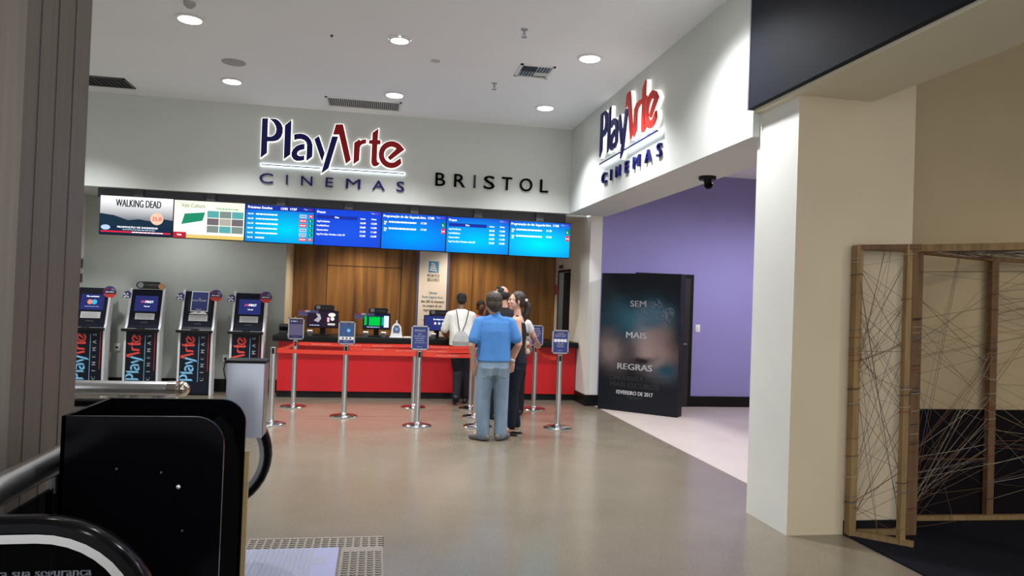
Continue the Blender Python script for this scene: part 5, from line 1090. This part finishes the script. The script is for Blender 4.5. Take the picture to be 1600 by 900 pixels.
# ---- man with the drawstring bag at the counter
def bag_man():
    t = tag(empty('person', (1.30, 11.16, 0), 0.12), 'man in white shirt and black trousers leaning on the counter', 'person')
    S = Shape()
    legs = [((-0.085,0.02,0.86),(-0.03,0.04,0.47),(-0.10,-0.20,0.13),(-0.11,-0.13,0.035)), ((0.085,0.02,0.86),(0.085,0.06,0.47),(0.09,0.02,0.09),(0.14,0.15,0.035))]
    arms = [dict(p=[(-0.175,0.10,1.33),(-0.255,0.13,1.07),(-0.16,0.34,0.985)], d=(0.4,0.9,-0.05), n=(0,0,-1), s=(1,0,0), g=0.3), dict(p=[(0.175,0.10,1.33),(0.24,0.16,1.07),(0.16,0.35,0.99)], d=(-0.4,0.9,-0.05), n=(0,0,-1), s=(-1,0,0), g=0.3)]
    torso = [(0,0.02,0.82,0.14,0.10),(0,0.02,0.94,0.155,0.11),(0,0.05,1.08,0.15,0.11),(0,0.09,1.24,0.17,0.11),(0,0.11,1.36,0.175,0.085),(0,0.12,1.41,0.10,0.06)]
    T, M = bare_body(S, legs, arms, torso, ((0,0.115,1.38),(0.01,0.15,1.50)), (0.015,0.17,1.565), -0.15, -0.2, 1.0)
    S.fuse('body', skin_c, t, 0.007, 3)
    P = Shape(); P.loft([(0,0.02,0.88,0.185,0.14),(0,0.04,1.05,0.178,0.132),(0,0.09,1.22,0.192,0.128),(0,0.11,1.345,0.198,0.10),(0,0.118,1.40,0.125,0.075),(0,0.12,1.43,0.068,0.06)])
    for s_ in (-1, 1): a = arms[0 if s_ < 0 else 1]['p']; P.limb([(0.11*s_,0.11,1.35), a[0], Vector(a[0]).lerp(Vector(a[1]), 0.85)], [0.06,0.064,0.062])
    P.fuse('white_shirt', cloth('white_cotton', (0.72,0.72,0.66), var=0.05), t, 0.008, 3)
    J = Shape(); J.loft([(0,0.02,0.78,0.155,0.115),(0,0.02,0.94,0.165,0.125)])
    for L in legs: J.limb([(L[0][0],0.02,0.83),L[1],(L[2][0],L[2][1],0.10)], [0.098,0.078,0.062])
    J.fuse('trousers', MATS['black_cotton'], t, 0.008, 3)
    F_ = Shape(); shoe(F_, legs[1][2], legs[1][3]); F_.limb([(-0.11,-0.215,0.12),(-0.11,-0.17,0.065),(-0.11,-0.10,0.036)], [0.042,0.044,0.034])
    F_.fuse('shoes', mat('dark_shoe_leather', (0.02,0.018,0.016), 0.4), t, 0.008, 3)
    H_ = Shape(); H_.ell(T(0,-0.018,0.035), (0.079,0.095,0.088), M); H_.ell(T(0,-0.05,-0.02), (0.070,0.058,0.05), M); H_.fuse('hair', hair_black, t, 0.007, 2)
    b = tag(empty('drawstring_bag', (1.30, 11.16, 0), 0.12), 'grey drawstring bag on the back of the white shirted man', 'bag')
    B2 = Shape(); B2.ell((-0.035,-0.135,0.93), (0.125,0.055,0.10)); B2.loft([(-0.035,-0.135,0.86,0.13,0.05),(-0.035,-0.14,0.95,0.135,0.052),(-0.035,-0.11,1.04,0.105,0.045),(-0.035,-0.085,1.10,0.05,0.03)])
    B2.fuse('bag', cloth('grey_bag_nylon', (0.34,0.34,0.33), 0.6), b, 0.008, 3)
    q = MB()
    for s_ in (-1, 1): q.tube([(0.10*s_-0.0,0.02,1.425),(0.085*s_-0.01,-0.035,1.35),(0.06*s_-0.02,-0.06,1.22),(0.02*s_-0.035,-0.085,1.10),(0.10*s_-0.03,-0.14,0.98),(0.155*s_-0.0,-0.06,0.93)], 0.007, black_matte, 8)
    q.build('cord', b)
bag_man()

# ---- clerk behind the counter
def clerk():
    t = tag(empty('person', (1.78, 12.62, 0), PI), 'clerk in pink top standing behind the counter, mostly hidden', 'person')
    S = Shape(); legs = [((-0.08,0,0.82),(-0.08,0.02,0.44),(-0.08,0,0.08),(-0.09,0.12,0.03)), ((0.08,0,0.82),(0.08,0.02,0.44),(0.08,0,0.08),(0.09,0.12,0.03))]
    arms = [dict(p=[(-0.165,0,1.26),(-0.20,0.03,1.02),(-0.14,0.22,1.0)], d=(0.3,0.9,0), n=(0,0,-1), s=(1,0,0), g=0.3, k=0.9), dict(p=[(0.165,0,1.26),(0.20,0.03,1.02),(0.14,0.22,1.0)], d=(-0.3,0.9,0), n=(0,0,-1), s=(-1,0,0), g=0.3, k=0.9)]
    torso = [(0,0,0.78,0.14,0.10),(0,0,1.0,0.13,0.10),(0,0,1.15,0.15,0.11),(0,0,1.26,0.155,0.08),(0,0,1.31,0.09,0.055)]
    T, M = bare_body(S, legs, arms, torso, ((0,-0.01,1.28),(0,0.01,1.38)), (0,0.02,1.455), 0.2, -0.25, 0.95, True)
    S.fuse('body', skin_c, t, 0.007, 3); face_parts(t, T, M, 0.95)
    P = Shape(); P.loft([(0,0,0.80,0.16,0.12),(0,0,1.02,0.145,0.115),(0,0,1.16,0.165,0.125),(0,0,1.26,0.17,0.092),(0,0,1.32,0.08,0.058)])
    for s_ in (-1, 1): a = arms[0 if s_ < 0 else 1]['p']; P.limb([(0.1*s_,0,1.26), a[0], Vector(a[0]).lerp(Vector(a[1]), 0.6)], [0.058,0.06,0.058])
    P.fuse('pink_top', cloth('pink_cotton', (0.62,0.12,0.15)), t, 0.008, 3)
    J = Shape(); J.loft([(0,0,0.76,0.15,0.115),(0,0,0.88,0.16,0.12)])
    for L in legs: J.limb([(L[0][0],0,0.8),L[1],L[2]], [0.09,0.07,0.06])
    J.fuse('trousers', MATS['black_cotton'], t, 0.008, 3)
    F_ = Shape()
    for L in legs: shoe(F_, L[2], L[3])
    F_.fuse('shoes', MATS['dark_shoe_leather'], t, 0.008, 3)
    H_ = Shape(); H_.ell(T(0,-0.022,0.038), (0.078,0.092,0.084), M); H_.ell(T(0,-0.05,-0.02), (0.07,0.055,0.06), M); H_.ell(T(0,-0.11,0.03), (0.035,0.03,0.035), M); H_.fuse('hair', hair_black, t, 0.007, 2)
clerk()
